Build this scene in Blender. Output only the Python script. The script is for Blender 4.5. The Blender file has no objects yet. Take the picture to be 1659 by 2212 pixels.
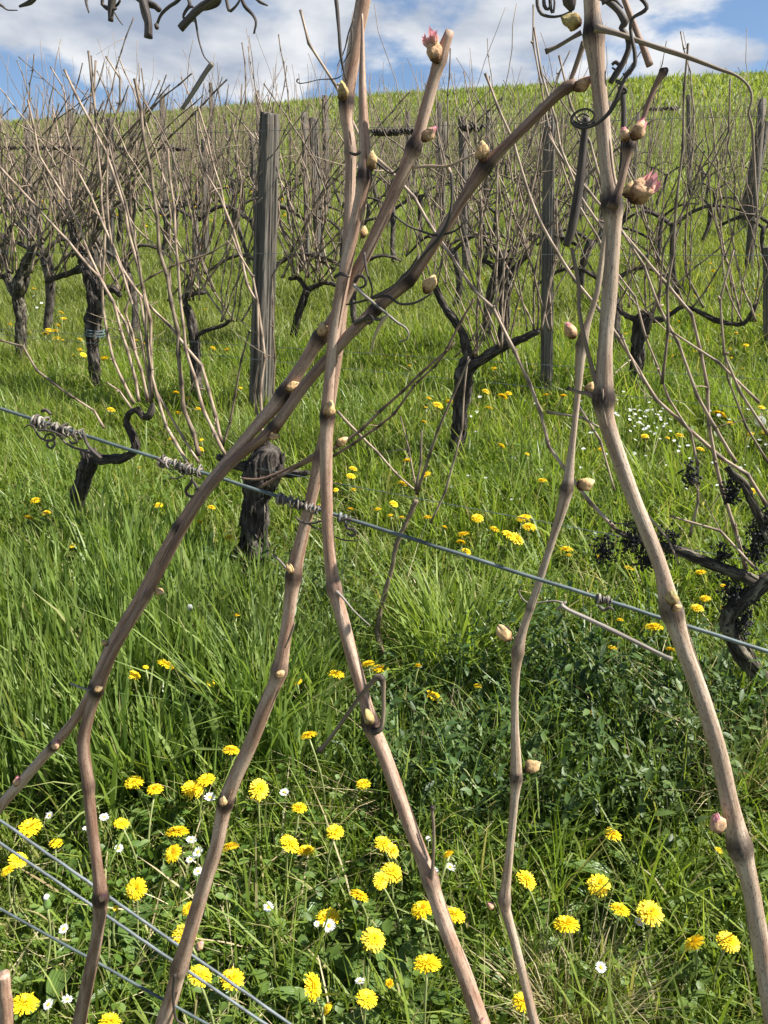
import bpy, math, random
import numpy as np
from mathutils import Vector
C = bpy.context.scene.collection
RNG = np.random.default_rng(7)
random.seed(7)
R = math.radians

# ------------------------------------------------------------------ camera model (photo measured on a 1659 x 2212 grid)
FPX, CU, CV, PITCH = 1664.0, 829.5, 1106.0, R(15)
FW = np.array((0, math.cos(PITCH), -math.sin(PITCH)))
UP = np.array((0, math.sin(PITCH), math.cos(PITCH)))
RT = np.array((1.0, 0, 0))

def ray(u, v):
    return FW + RT*((u-CU)/FPX) - UP*((v-CV)/FPX)

# ------------------------------------------------------------------ terrain
_ys = np.linspace(-30, 400, 4301)
def _slope(y):
    return np.interp(y, [-30, 18, 30, 47, 64, 80, 400], [.205, .205, .312, .312, 0.0, -.03, -.03])
_z = np.concatenate([[0], np.cumsum(_slope((_ys[1:]+_ys[:-1])/2)*np.diff(_ys))])
_z = _z - np.interp(0, _ys, _z) - 1.42
def ground(x, y):
    x = np.asarray(x, float); y = np.asarray(y, float)
    xs = 60*np.tanh(x/60)
    return (np.interp(y, _ys, _z) + .055*xs + .018*np.sin(x*1.9+.6)*np.sin(y*1.7+.3)
            + .012*np.sin(x*4.1+y*2.2) + .25*np.sin(x*.06+1)*np.clip((y-15)/30, 0, 1))

def hit(u, v, h=0.0):
    d = ray(u, v)
    t0, t1 = .2, .2
    for t in np.geomspace(.4, 150, 900):
        p = d*t
        if p[2] < ground(p[0], p[1]) + h:
            t1 = t; break
        t0 = t
    else:
        return d*60
    for _ in range(30):
        m = (t0+t1)/2; p = d*m
        if p[2] < ground(p[0], p[1])+h: t1 = m
        else: t0 = m
    return d*t1

def onrow(u, v, c, s=.35):
    d = ray(u, v)
    return d*(c/(d[1]+s*d[0]))
def ony(u, v, y):
    d = ray(u, v); return d*(y/d[1])
def depth(p): return float(np.dot(p, FW))

# ------------------------------------------------------------------ materials
MATS = {}
class NT:
    def __init__(s, name):
        m = bpy.data.materials.new(name); m.use_nodes = True
        s.m = m; s.t = m.node_tree; s.t.nodes.clear()
        s.out = s.n('ShaderNodeOutputMaterial')
        MATS[name] = m
    def n(s, typ, ins=None, **kw):
        nd = s.t.nodes.new(typ)
        for k, v in kw.items(): setattr(nd, k, v)
        for k, v in (ins or {}).items(): s.set(nd.inputs[k], v)
        return nd
    def set(s, sock, v):
        if isinstance(v, bpy.types.NodeSocket): s.t.links.new(v, sock)
        elif isinstance(v, bpy.types.Node): s.t.links.new(v.outputs[0], sock)
        else:
            if isinstance(v, (tuple, list)) and sock.type == 'RGBA' and len(v) == 3: v = (*v, 1)
            sock.default_value = v
    def attr(s, name, out='Vector'):
        return s.n('ShaderNodeAttribute', attribute_name=name).outputs[out]
    def noise(s, vec, scale, detail=4, rough=.55, out=0):
        return s.n('ShaderNodeTexNoise', {'Vector': vec, 'Scale': scale, 'Detail': detail, 'Roughness': rough}).outputs[out]
    def mapv(s, vec, scale, loc=(0,0,0)):
        return s.n('ShaderNodeMapping', {'Vector': vec, 'Scale': scale, 'Location': loc}).outputs[0]
    def ramp(s, fac, stops):
        r = s.n('ShaderNodeValToRGB', {'Fac': fac})
        e = r.color_ramp.elements
        while len(e) < len(stops): e.new(.5)
        for el, (p, c) in zip(e, stops):
            el.position = p; el.color = (*c, 1) if not isinstance(c, (int, float)) else (c, c, c, 1)
        return r.outputs[0]
    def mix(s, f, a, b, blend='MIX'):
        m = s.n('ShaderNodeMix', data_type='RGBA', blend_type=blend)
        s.set(m.inputs[0], f); s.set(m.inputs[6], a); s.set(m.inputs[7], b)
        return m.outputs[2]
    def math(s, op, a, b=0.0):
        return s.n('ShaderNodeMath', {0: a, 1: b}, operation=op).outputs[0]
    def bump(s, h, strength=.5, dist=.002):
        return s.n('ShaderNodeBump', {'Height': h, 'Strength': strength, 'Distance': dist}).outputs[0]
    def done(s, col, rough=.7, normal=None, metal=0.0, spec=.5, transl=None, tcol=None, sub=None):
        p = s.n('ShaderNodeBsdfPrincipled', {'Base Color': col, 'Roughness': rough, 'Metallic': metal, 'Specular IOR Level': spec})
        if normal is not None: s.set(p.inputs['Normal'], normal)
        sh = p.outputs[0]
        if transl:
            t = s.n('ShaderNodeBsdfTranslucent', {'Color': tcol if tcol is not None else col})
            mx = s.n('ShaderNodeMixShader', {0: transl, 1: sh, 2: t.outputs[0]}); sh = mx.outputs[0]
        s.set(s.out.inputs[0], sh)
        return s.m

def bark_mat(name, c1, c2, c3, dark, streak=1.0, rough=.65, speck=.5, lng=26.0):
    k = NT(name)
    bc = k.attr('bc'); oi = k.n('ShaderNodeObjectInfo').outputs['Random']
    off = k.n('ShaderNodeCombineXYZ', {'X': k.math('MULTIPLY', oi, 31.0), 'Z': k.math('MULTIPLY', oi, 17.0)}).outputs[0]
    v = k.n('ShaderNodeVectorMath', {0: bc, 1: off}, operation='ADD').outputs[0]
    st = k.noise(k.mapv(v, (2.6, 2.6, lng*1.6)), 1.0, 5, .62)
    st2 = k.noise(k.mapv(v, (7, 7, lng*.35)), 1.0, 4, .6)
    pt = k.noise(k.mapv(v, (.9, .9, 22)), 1.0, 3)
    col = k.mix(k.ramp(st, [(.32, 0.0), (.68, 1.0)]), c1, c2)
    col = k.mix(k.ramp(pt, [(.42, 0.0), (.66, 1.0)]), col, c3)
    col = k.mix(k.math('MULTIPLY', k.ramp(st2, [(.57, 0.0), (.70, 1.0)]), .30*streak), col, dark)
    sp = k.noise(k.mapv(v, (5.5, 5.5, 380)), 1.0, 2)
    col = k.mix(k.math('MULTIPLY', k.ramp(sp, [(.57, 0.0), (.65, 1.0)]), speck), col, dark)
    nd = k.attr('nd', 'Fac')
    ndn = k.math('MULTIPLY', nd, k.ramp(k.noise(k.mapv(v, (2, 2, 160)), 1, 3), [(.25, .72), (.5, 1.0)]))
    col = k.mix(ndn, col, (dark[0]*.34, dark[1]*.30, dark[2]*.30))
    h = k.math('ADD', st, k.math('MULTIPLY', st2, .7))
    return k.done(col, rough, k.bump(h, .45 if streak < 1.2 else 1.0, .0008 if streak < 1.2 else .012), spec=.35)

bark_mat('cane_bark', (.21,.11,.07), (.37,.235,.16), (.50,.365,.27), (.06,.032,.022))
bark_mat('cane_bark_dark', (.135,.07,.045), (.235,.14,.095), (.33,.23,.165), (.045,.025,.018))
bark_mat('pale_cane', (.33,.235,.16), (.49,.40,.305), (.27,.18,.12), (.07,.042,.028), speck=.6)
bark_mat('grey_cane', (.17,.125,.085), (.31,.245,.17), (.13,.085,.055), (.05,.035,.025), speck=.3)
bark_mat('dead_wood', (.022,.016,.013), (.055,.042,.034), (.13,.105,.085), (.02,.015,.012), speck=.3)
bark_mat('dead_wood_grey', (.09,.072,.058), (.23,.195,.16), (.36,.32,.27), (.035,.025,.02), speck=.3)
bark_mat('straw_tendril', (.42,.33,.17), (.55,.46,.27), (.36,.27,.14), (.15,.1,.05), speck=.2)
bark_mat('old_bark', (.026,.020,.016), (.078,.062,.050), (.165,.14,.115), (.012,.009,.008), streak=1.9, rough=.95, lng=13)
bark_mat('old_bark_lichen', (.035,.027,.02), (.09,.073,.055), (.27,.24,.17), (.015,.011,.009), streak=1.9, rough=.95, lng=13)

k = NT('trellis_steel')
n_ = k.noise(k.n('ShaderNodeTexCoord').outputs['Object'], 60, 4)
k.done(k.ramp(n_, [(.3, (.06,.075,.075)), (.55, (.11,.14,.137)), (.75, (.17,.20,.195))]), .55, metal=.25)
k = NT('trellis_steel_bright')
n_ = k.noise(k.n('ShaderNodeTexCoord').outputs['Object'], 60, 4)
k.done(k.ramp(n_, [(.3, (.08,.09,.09)), (.55, (.15,.17,.175)), (.72, (.22,.24,.245)), (.85, (.16,.10,.06))]), .55, metal=.2)

k = NT('weathered_post')
bc = k.attr('bc'); oi = k.n('ShaderNodeObjectInfo').outputs['Random']
off = k.n('ShaderNodeCombineXYZ', {'X': k.math('MULTIPLY', oi, 31.0)}).outputs[0]
v = k.n('ShaderNodeVectorMath', {0: bc, 1: off}, operation='ADD').outputs[0]
g1 = k.noise(k.mapv(v, (60, 60, 2.2)), 1, 6, .65); g2 = k.noise(k.mapv(v, (130, 130, 3)), 1, 4, .6); g3 = k.noise(k.mapv(v, (9, 9, 3)), 1, 4)
col = k.mix(k.ramp(g1, [(.3, 0.0), (.7, 1.0)]), (.052,.045,.037), (.20,.18,.15))
col = k.mix(k.math('MULTIPLY', k.ramp(g3, [(.5, 0.0), (.7, 1.0)]), .6), col, (.17,.13,.10))
col = k.mix(k.math('MULTIPLY', k.ramp(g2, [(.57, 0.0), (.63, 1.0)]), .85), col, (.035,.03,.025))
k.done(col, .88, k.bump(k.math('ADD', g1, g2), .9, .006), spec=.2)

def leaf_mat(name, stops, transl=.42, rough=.5, tboost=1.25, spec=.35, veins=False):
    k = NT(name)
    col = k.ramp(k.attr('rnd', 'Fac'), stops)
    big = k.noise(k.n('ShaderNodeTexCoord').outputs['Object'], .9, 3)
    col = k.mix(k.ramp(big, [(.35, .0), (.7, .35)]), col, (.17,.19,.045))
    nrm = None
    if veins:
        w = k.math('SINE', k.math('MULTIPLY', k.n('ShaderNodeSeparateXYZ', {0: k.attr('bc')}).outputs[0], 22.0))
        col = k.mix(k.ramp(w, [(.55, 0.0), (1.0, .4)]), col, (.20,.27,.10))
        nrm = k.bump(w, .35, .001)
    tc = k.mix(1.0, col, (1.5, 1.55, .7), 'MULTIPLY')
    return k.done(col, rough, nrm, transl=transl, tcol=tc, spec=spec)
leaf_mat('grass_blade', [(0, (.09,.145,.018)), (.35, (.15,.22,.026)), (.65, (.205,.28,.042)), (.88, (.27,.33,.08)), (.94, (.35,.31,.14)), (1, (.42,.35,.19))])
leaf_mat('tall_grass_blade', [(0, (.09,.15,.032)), (.4, (.14,.215,.046)), (.7, (.195,.275,.066)), (.95, (.26,.33,.11)), (1, (.36,.33,.16))], rough=.38)
leaf_mat('bright_grass_blade', [(0, (.14,.21,.03)), (.5, (.20,.28,.05)), (1, (.28,.34,.09))])
leaf_mat('weed_leaf', [(0, (.022,.05,.012)), (.5, (.042,.085,.019)), (.8, (.07,.125,.03)), (1, (.13,.19,.06))], transl=.25, rough=.5)  # dark green plant, darkened further in colour for the weed band's deep shadow
leaf_mat('clover_leaf', [(0, (.055,.11,.016)), (.5, (.09,.16,.026)), (1, (.14,.215,.05))], transl=.32, rough=.5)
leaf_mat('plantain_leaf', [(0, (.055,.115,.024)), (1, (.09,.165,.036))], transl=.25, rough=.38, veins=True)
leaf_mat('dry_straw', [(0, (.24,.18,.09)), (.5, (.38,.31,.17)), (1, (.52,.45,.28))], transl=.15, rough=.6)
leaf_mat('hill_grass', [(0, (.14,.18,.035)), (.5, (.18,.225,.048)), (.82, (.22,.26,.07)), (1, (.32,.29,.13))])

def flat_mat(name, col, rough=.6, transl=None, var=.15, sc=40.0):
    k = NT(name)
    n = k.noise(k.n('ShaderNodeTexCoord').outputs['Object'], sc, 3)
    c = k.mix(k.ramp(n, [(.3, 0.0), (.7, 1.0)]), tuple(x*(1-var) for x in col), tuple(min(1, x*(1+var)) for x in col))
    return k.done(c, rough, transl=transl)
flat_mat('dandelion_yellow', (.90,.67,.014), .6, .25, .06, 300)
flat_mat('dandelion_green', (.10,.17,.04), .5)
flat_mat('dandelion_stem', (.21,.24,.085), .45, None, .25, 30)
flat_mat('daisy_white', (.82,.82,.80), .55, .2, .04)
flat_mat('daisy_yellow', (.80,.52,.03), .6)
flat_mat('seed_fluff', (.72,.72,.68), .8, .3, .06)
flat_mat('black_grapes', (.013,.011,.011), .75, None, .4, 80)
flat_mat('twine_blue', (.10,.16,.18), .8)
def bud_mat(name, base, mid, tip):
    k = NT(name)
    z = k.n('ShaderNodeSeparateXYZ', {0: k.attr('bc')}).outputs[2]
    n = k.noise(k.n('ShaderNodeTexCoord').outputs['Object'], 420, 5, .65)
    f = k.math('ADD', z, k.math('MULTIPLY', k.math('SUBTRACT', n, .5), .7))
    col = k.ramp(f, [(.08, base), (.38, mid), (.72, mid), (.95, tip)])
    col = k.mix(k.ramp(n, [(.50, 0.0), (.64, .8)]), col, (.26,.14,.07))
    k.done(col, .85, k.bump(n, .8, .0012), transl=.15, spec=.15)
bud_mat('bud_wool', (.09,.045,.025), (.60,.40,.19), (.68,.52,.28))
bud_mat('bud_green', (.10,.055,.028), (.44,.34,.15), (.42,.38,.16))
bud_mat('bud_pink', (.14,.065,.035), (.60,.38,.22), (.74,.34,.33))
bud_mat('bud_scale', (.035,.02,.013), (.15,.08,.045), (.34,.20,.11))
k = NT('pink_leaf_tip')
z = k.n('ShaderNodeSeparateXYZ', {0: k.attr('bc')}).outputs[2]
n_ = k.noise(k.n('ShaderNodeTexCoord').outputs['Object'], 400, 4)
f = k.math('ADD', z, k.math('MULTIPLY', k.math('SUBTRACT', n_, .5), .5))
k.done(k.ramp(f, [(.05, (.58,.48,.27)), (.35, (.72,.46,.38)), (.75, (.72,.29,.34)), (1, (.78,.40,.45))]), .75, transl=.3)

k = NT('meadow_soil')
tc = k.n('ShaderNodeTexCoord').outputs['Object']
a = k.noise(tc, 18, 6, .65); b = k.noise(tc, .7, 4); yy = k.n('ShaderNodeSeparateXYZ', {0: tc}).outputs[1]
near = k.ramp(a, [(.3, (.07,.055,.03)), (.45, (.055,.075,.02)), (.6, (.08,.11,.026)), (.75, (.17,.145,.07))])
b2 = k.noise(tc, 3.0, 6, .7)
far = k.ramp(b2, [(.25, (.11,.165,.028)), (.5, (.15,.205,.038)), (.75, (.20,.24,.06))])  # far grass green, with distance haze lightened into the colour
far = k.mix(k.ramp(b, [(.4, .0), (.65, .45)]), far, (.20,.20,.07))
mr = k.n('ShaderNodeMapRange', {0: yy, 1: 7.0, 2: 18.0}).outputs[0]
k.done(k.mix(mr, near, far), .95, k.bump(a, .8, .02), spec=.1)

# ------------------------------------------------------------------ mesh building
class MB:
    """collects tubes and sheets into ONE mesh"""
    def __init__(s): s.v = []; s.f = []; s.bc = []; s.nd = []; s.mi = []; s.n = 0
    def raw(s, verts, faces, bc=None, nd=None, mi=0):
        verts = np.asarray(verts, float); b = s.n
        s.v.append(verts); s.n += len(verts)
        s.bc.append(np.asarray(bc, float) if bc is not None else verts.copy())
        s.nd.append(np.asarray(nd, float) if nd is not None else np.zeros(len(verts)))
        for f in faces: s.f.append([i+b for i in f]); s.mi.append(mi)
    def tube(s, pts, rad, sides=8, mod=None, nd=None, mi=0, bcr=1.0):
        P = np.asarray(pts, float); n = len(P); rad = np.broadcast_to(np.asarray(rad, float), (n,))
        T = np.gradient(P, axis=0); T /= np.linalg.norm(T, axis=1)[:, None]+1e-12
        a = np.array((1.0, .3, .2)) if abs(T[0][2]) > .8 else np.array((.1, .2, 1.0))
        N = np.cross(T[0], a); N /= np.linalg.norm(N); Ns = [N]
        for i in range(1, n):
            N = Ns[-1]-T[i]*np.dot(Ns[-1], T[i]); N /= np.linalg.norm(N)+1e-12; Ns.append(N)
        Ns = np.array(Ns); Bs = np.cross(T, Ns)
        ph = np.linspace(0, 2*np.pi, sides, endpoint=False)
        rr = rad[:, None]*np.ones((n, sides))
        if mod is not None: rr = rr*mod(n, sides)
        V = P[:, None, :]+rr[..., None]*(np.cos(ph)[None, :, None]*Ns[:, None, :]+np.sin(ph)[None, :, None]*Bs[:, None, :])
        L = np.concatenate([[0], np.cumsum(np.linalg.norm(np.diff(P, axis=0), axis=1))])
        seed = random.random()*20
        bc = np.stack([np.cos(ph)[None, :]*bcr+seed+0*L[:, None], np.sin(ph)[None, :]*bcr+seed+0*L[:, None], L[:, None]+0*ph[None, :]], -1)
        ndv = np.repeat((nd if nd is not None else np.zeros(n))[:, None], sides, 1)
        F = []
        for i in range(n-1):
            for j in range(sides):
                j2 = (j+1) % sides
                F.append((i*sides+j, i*sides+j2, (i+1)*sides+j2, (i+1)*sides+j))
        F.append(tuple(range(sides))[::-1]); F.append(tuple((n-1)*sides+j for j in range(sides)))
        s.raw(V.reshape(-1, 3), F, bc.reshape(-1, 3), ndv.reshape(-1), mi)
    def build(s, name, mats, parent=None, origin=None, smooth=True):
        V = np.concatenate(s.v)
        if origin is not None: V = V-np.asarray(origin)
        me = bpy.data.meshes.new(name); me.from_pydata(V.tolist(), [], s.f)
        at = me.attributes.new('bc', 'FLOAT_VECTOR', 'POINT'); at.data.foreach_set('vector', np.concatenate(s.bc).astype(np.float32).ravel())
        at = me.attributes.new('nd', 'FLOAT', 'POINT'); at.data.foreach_set('value', np.concatenate(s.nd).astype(np.float32))
        for m in (mats if isinstance(mats, (list, tuple)) else [mats]): me.materials.append(MATS[m])
        me.polygons.foreach_set('material_index', s.mi)
        if smooth: me.polygons.foreach_set('use_smooth', [True]*len(me.polygons))
        o = bpy.data.objects.new(name, me); C.objects.link(o)
        if origin is not None: o.location = origin
        if parent is not None:
            o.parent = parent
            o.matrix_parent_inverse.identity()
            if origin is not None:
                o.location = Vector(origin)-parent_loc(parent)
            else: o.location = -parent_loc(parent)
        return o

def parent_loc(p):
    l = Vector(p.location)
    while p.parent is not None: p = p.parent; l = l+Vector(p.location)
    return l
def tag(o, label=None, cat=None, group=None, kind=None):
    if label: o['label'] = label
    if cat: o['category'] = cat
    if group: o['group'] = group
    if kind: o['kind'] = kind
    return o
def empty(name, loc, label, cat, group=None):
    o = bpy.data.objects.new(name, None); C.objects.link(o); o.location = loc; o.empty_display_size = .05
    return tag(o, label, cat, group)

def catmull(P, step):
    P = np.asarray(P, float)
    if len(P) < 3:
        n = max(2, int(np.linalg.norm(P[-1][:3]-P[0][:3])/step)+1)
        return np.linspace(P[0], P[-1], n)
    Q = np.vstack([2*P[0]-P[1], P, 2*P[-1]-P[-2]]); out = []
    for i in range(1, len(Q)-2):
        a, b, c, d = Q[i-1:i+3]
        n = max(2, int(np.linalg.norm(c[:3]-b[:3])/step)+1)
        t = np.linspace(0, 1, n, endpoint=False)[:, None]
        out.append(.5*((2*b)+(c-a)*t+(2*a-5*b+4*c-d)*t*t+(3*b-a-3*c+d)*t**3))
    out.append(Q[-2][None]); return np.vstack(out)

def knobbly(amp, f=3, ridge=0.0):
    def m(n, s):
        ph = np.linspace(0, 2*np.pi, s, endpoint=False)[None, :]; i = np.arange(n)[:, None]
        o = np.ones((n, s))
        for _ in range(f):
            o = o+amp*RNG.uniform(.4, 1)*np.sin(ph*RNG.integers(1, 5)+i*RNG.uniform(.1, .7)+RNG.uniform(0, 6))
        if ridge:
            o = o+ridge*np.sin(ph*7+i*.10+RNG.uniform(0, 6))+ridge*.7*np.sin(ph*11-i*.07)
        return np.clip(o+RNG.normal(0, amp*.35, (n, s)), .5, 1.7)
    return m

# pixel polyline (u, v, width) -> 3D points with radii on a row plane
def lift(pl, c, s=.35, step=.006, jit=0.0):
    A = []
    for q in pl:
        u, v, w = q[:3]; cc = c+(q[3] if len(q) > 3 else 0)
        p = onrow(u, v, cc, s)
        if jit: p = p+ray(u, v)*RNG.normal(0, jit)
        A.append((*p, w/2*.87*depth(p)/FPX))
    Q = catmull(A, step); return Q[:, :3], np.maximum(Q[:, 3], .0002)

def add_cane(mb, P, r, nodes=(), sides=12, c=None, s=.35, amp=.02, swell=.32, mi=0):
    nd = np.zeros(len(P)); r = r.copy()
    L = np.concatenate([[0], np.cumsum(np.linalg.norm(np.diff(P, axis=0), axis=1))])
    for q in nodes:
        i = int(np.argmin([np.linalg.norm(p-onrow(q[0], q[1], c, s)) for p in P]))
        d = (L-L[i])/max(r[i], .002)
        g = np.exp(-(d/.95)**2)+.22*np.exp(-((d-.2)/2.2)**2)
        r = r*(1+swell*.62*g); nd = np.maximum(nd, np.exp(-((d-.35)/1.3)**4)*min(1, (q[2] if len(q) > 2 else .85)*1.1))
    mb.tube(P, r, sides, knobbly(amp, 3), nd, mi)

UPc, RTc = UP, RT
def frame(ax):
    z = np.asarray(ax, float); z = z/np.linalg.norm(z)
    x = np.cross(z, (.3, .9, .2)); x /= np.linalg.norm(x); return np.array((x, np.cross(z, x), z)).T

def add_leafshape(mb, M, org, L, W, cup, curl, n=5, mi=0):
    """a cupped pointed leaf growing along local z, its face towards local x"""
    V = []; B = []
    for i in range(n+1):
        t = i/n; w = W*math.sin(min(1, t*1.05+.08)*math.pi)**.7*.5
        for j in (-1, 0, 1):
            p = np.array((cup*abs(j)*w+curl*t*t*L, j*w, t*L))
            V.append(org+M@p); B.append((j, 0, t))
    F = []
    for i in range(n):
        for j in range(2):
            a = i*3+j; F.append((a, a+1, a+4, a+3))
    mb.raw(V, F, B, None, mi)

def bud(parent, u, v, size, ang, kind, c, label=None, s=.35, fat=.62):
    """kind: 'wool', 'green', 'pink' (swollen, pink tip), 'open' (pink leaflets unfolding)"""
    p0 = onrow(u, v, c, s); k_ = depth(p0)/FPX; L = size*k_*.95
    a = R(ang); ax = RTc*math.cos(a)+UPc*math.sin(a)-FW*.25; ax /= np.linalg.norm(ax)
    base = p0-ax*L*.5; M = frame(ax)
    mb = MB(); n, m = 13, 16
    ph = np.linspace(0, 2*np.pi, m, endpoint=False); V = []; B = []
    pp = RNG.uniform(0, 6, 4)
    for i in range(n):
        t = i/(n-1)
        rr = fat*L*.5*(math.sin(math.pi*(t*.86+.12))**.75)
        for f_ in ph:
            q = rr*(1+.13*math.sin(2*f_+pp[0]+3*t)+.12*math.sin(3*f_+pp[1]-6*t)+.07*math.sin(5*f_+pp[2]+9*t)+RNG.normal(0, .042))
            V.append(base+M@np.array((q*math.cos(f_), q*math.sin(f_), t*L*(.95+.06*math.sin(f_*2+pp[2])))))
            B.append((math.cos(f_), math.sin(f_), t))
    F = [(i*m+j, i*m+(j+1) % m, (i+1)*m+(j+1) % m, (i+1)*m+j) for i in range(n-1) for j in range(m)]
    F += [tuple(range(m))[::-1], tuple((n-1)*m+j for j in range(m))]
    mb.raw(V, F, B)
    b = mb.build('bud', {'wool': 'bud_wool', 'green': 'bud_green'}.get(kind, 'bud_pink'), parent, origin=base)
    if label: b['label'] = label
    sc = MB()
    for q in range(5):
        f_ = q*1.26+pp[3]; d = M@np.array((math.cos(f_), math.sin(f_), 0))
        M2 = frame(ax*1.0+d*.28); xx = M2.T@(-d); an = math.atan2(xx[1], xx[0])
        Rz = np.array(((math.cos(an), -math.sin(an), 0), (math.sin(an), math.cos(an), 0), (0, 0, 1)))
        add_leafshape(sc, M2@Rz, base+d*L*fat*.16-ax*L*.06, L*RNG.uniform(.28, .55), L*fat*.75, .5, .22)
    sc.build('bud_scale', 'bud_scale', b, origin=base)
    if kind == 'open':
        lf = MB()
        for q in range(18):
            f_ = RNG.uniform(0, 6.28); d = M@np.array((math.cos(f_), math.sin(f_), 0)); sp = RNG.uniform(.1, .75)
            M2 = frame(ax+d*sp); an = RNG.uniform(0, 6.28)
            Rz = np.array(((math.cos(an), -math.sin(an), 0), (math.sin(an), math.cos(an), 0), (0, 0, 1)))
            add_leafshape(lf, M2@Rz, base+ax*L*RNG.uniform(.55, .8)+d*L*.12, L*RNG.uniform(.32, .66), L*.32, .7, RNG.uniform(-.2, .3), 6)
        lf.build('leaf_tips', 'pink_leaf_tip', b, origin=base)
    elif kind == 'pink':
        lf = MB()
        for q in range(7):
            f_ = q*.9+pp[0]; d = M@np.array((math.cos(f_), math.sin(f_), 0))
            M2 = frame(ax-d*.12); xx = M2.T@(-d); an = math.atan2(xx[1], xx[0])
            Rz = np.array(((math.cos(an), -math.sin(an), 0), (math.sin(an), math.cos(an), 0), (0, 0, 1)))
            add_leafshape(lf, M2@Rz, base+ax*L*.28+d*L*fat*.46, L*RNG.uniform(.62, .92), L*.36, .5, RNG.uniform(.05, .28), 6)
        lf.build('leaf_tips', 'pink_leaf_tip', b, origin=base)
    return b

# ------------------------------------------------------------------ the near row: vine canes an arm's length from the camera
ROW0 = .50
def near_cane(pl, nodes, off, label, mat='cane_bark', amp=.02, name='vine_cane'):
    c = ROW0+off
    P, r = lift(pl, c, step=.004); mb = MB()
    add_cane(mb, P, r, nodes, 16, c, amp=amp)
    for _ in range(16):                      # loose bark fibres and small scars
        i0 = RNG.integers(2, len(P)-16); ln = RNG.integers(6, 14); q = np.arange(i0, min(i0+ln, len(P)-1)); a = RNG.uniform(0, 6.28)
        T = P[q[-1]]-P[q[0]]; T /= np.linalg.norm(T); X = np.cross(T, (.3, .9, .15)); X /= np.linalg.norm(X); d = math.cos(a)*X+math.sin(a)*np.cross(T, X)
        t = np.linspace(0, 1, len(q)); mb.tube(P[q]+d*(r[q]*(1.0+RNG.uniform(0, .18)*t**3))[:, None], r[q]*RNG.uniform(.07, .14)*np.sqrt(np.clip(4*t*(1-t), .05, 1)), 5, None, np.full(len(q), RNG.uniform(0, .5)))
    o = mb.build(name, mat, origin=P[0])
    tag(o, label, 'vine cane', 'vine canes of the near row'); o['_c'] = c
    return o
def twig(parent, pl, mat, name, off=0.0, c=None, step=.003, sides=8, nodes=(), amp=.05, label=None, taper=None):
    cc = (c if c is not None else ROW0)+off
    P, r = lift(pl, cc, step=step)
    if len(P) < 3: P, r = lift(pl, cc, step=step/3)
    mb = MB(); add_cane(mb, P, r, nodes, sides, cc, amp=amp)
    o = mb.build(name, mat, parent, origin=P[0])
    if label and parent is not None: o['label'] = label
    return o

# left pair of canes that lean to the right and cross the wire
c2 = near_cane([(-60,1815,24),(0,1742,26),(50,1685,26),(120,1606,24),(165,1550,24),(201,1490,26),(238,1400,26),(302,1290,26),(348,1203,26),(387,1140,30),(438,1060,25),(484,1003,25),(542,935,28),(605,862,36),(650,795,32),(690,730,34),(720,690,30),(757,615,30),(800,528,29),(850,420,29),(893,320,34),(905,288,30),(935,180,29),(955,115,30),(972,66,22)],
    [(120,1612),(208,1488),(392,1140,1),(615,850,1),(694,732),(893,325,1),(950,125,.3)], -.006,
    'brown vine cane leaning right to a pink-budded cut tip against the clouds', mat='cane_bark')
for b in [(937,108,52,112,'open','pink opening bud below the cut tip'),(927,289,40,42,'pink',None),(697,712,36,95,'wool',None),(632,834,36,20,'wool','yellow woolly bud'),(120,1609,25,60,'pink',None),(36,1688,24,75,'pink','pale pink bud'),(225,1388,18,120,'wool',None)]:
    bud(c2, *b[:5], ROW0-.012, b[5])
c3 = near_cane([(160,2330,36),(168,2230,34),(192,2110,32),(210,2020,30),(217,1940,34),(210,1870,27),(198,1780,27),(190,1690,28),(180,1610,30),(192,1545,28),(213,1485,28),(250,1400,22),(316,1292,20),(363,1204,20),(416,1108,20),(472,1032,21),(526,978,22),(590,925,28),(660,830,27),(720,762,27),(770,707,28),(820,660,29),(880,606,32),(920,555,27),(960,495,25),(1000,430,25),(1046,362,34),(1085,322,25),(1140,268,25),(1190,218,24),(1222,190,26),(1246,182,24)],
    [(217,1940),(190,1700,.5),(205,1492),(320,1288,.4),(590,930),(812,668,1),(882,606,1),(1046,365),(1222,190,.4)], -.012,
    'long vine cane from the bottom left up to a pink bud behind the thickest cane', mat='cane_bark_dark')
for b in [(222,1939,22,60,'pink',None),(213,1488,24,20,'wool','round pale bud at the fork'),(345,1278,25,-15,'wool',None),(592,943,27,5,'wool',None),(929,613,44,60,'wool','yellow woolly bud with a curled scale'),(1042,326,44,95,'wool','orange woolly bud standing up'),(1262,180,46,25,'pink','pink-topped bud at the cane end')]:
    bud(c3, *b[:5], ROW0-.018, b[5])
for pl in ([(208,1493,7),(185,1488,6),(152,1477,5)],): twig(c3, pl, 'dead_wood_grey', 'tendril', -.012)

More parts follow.
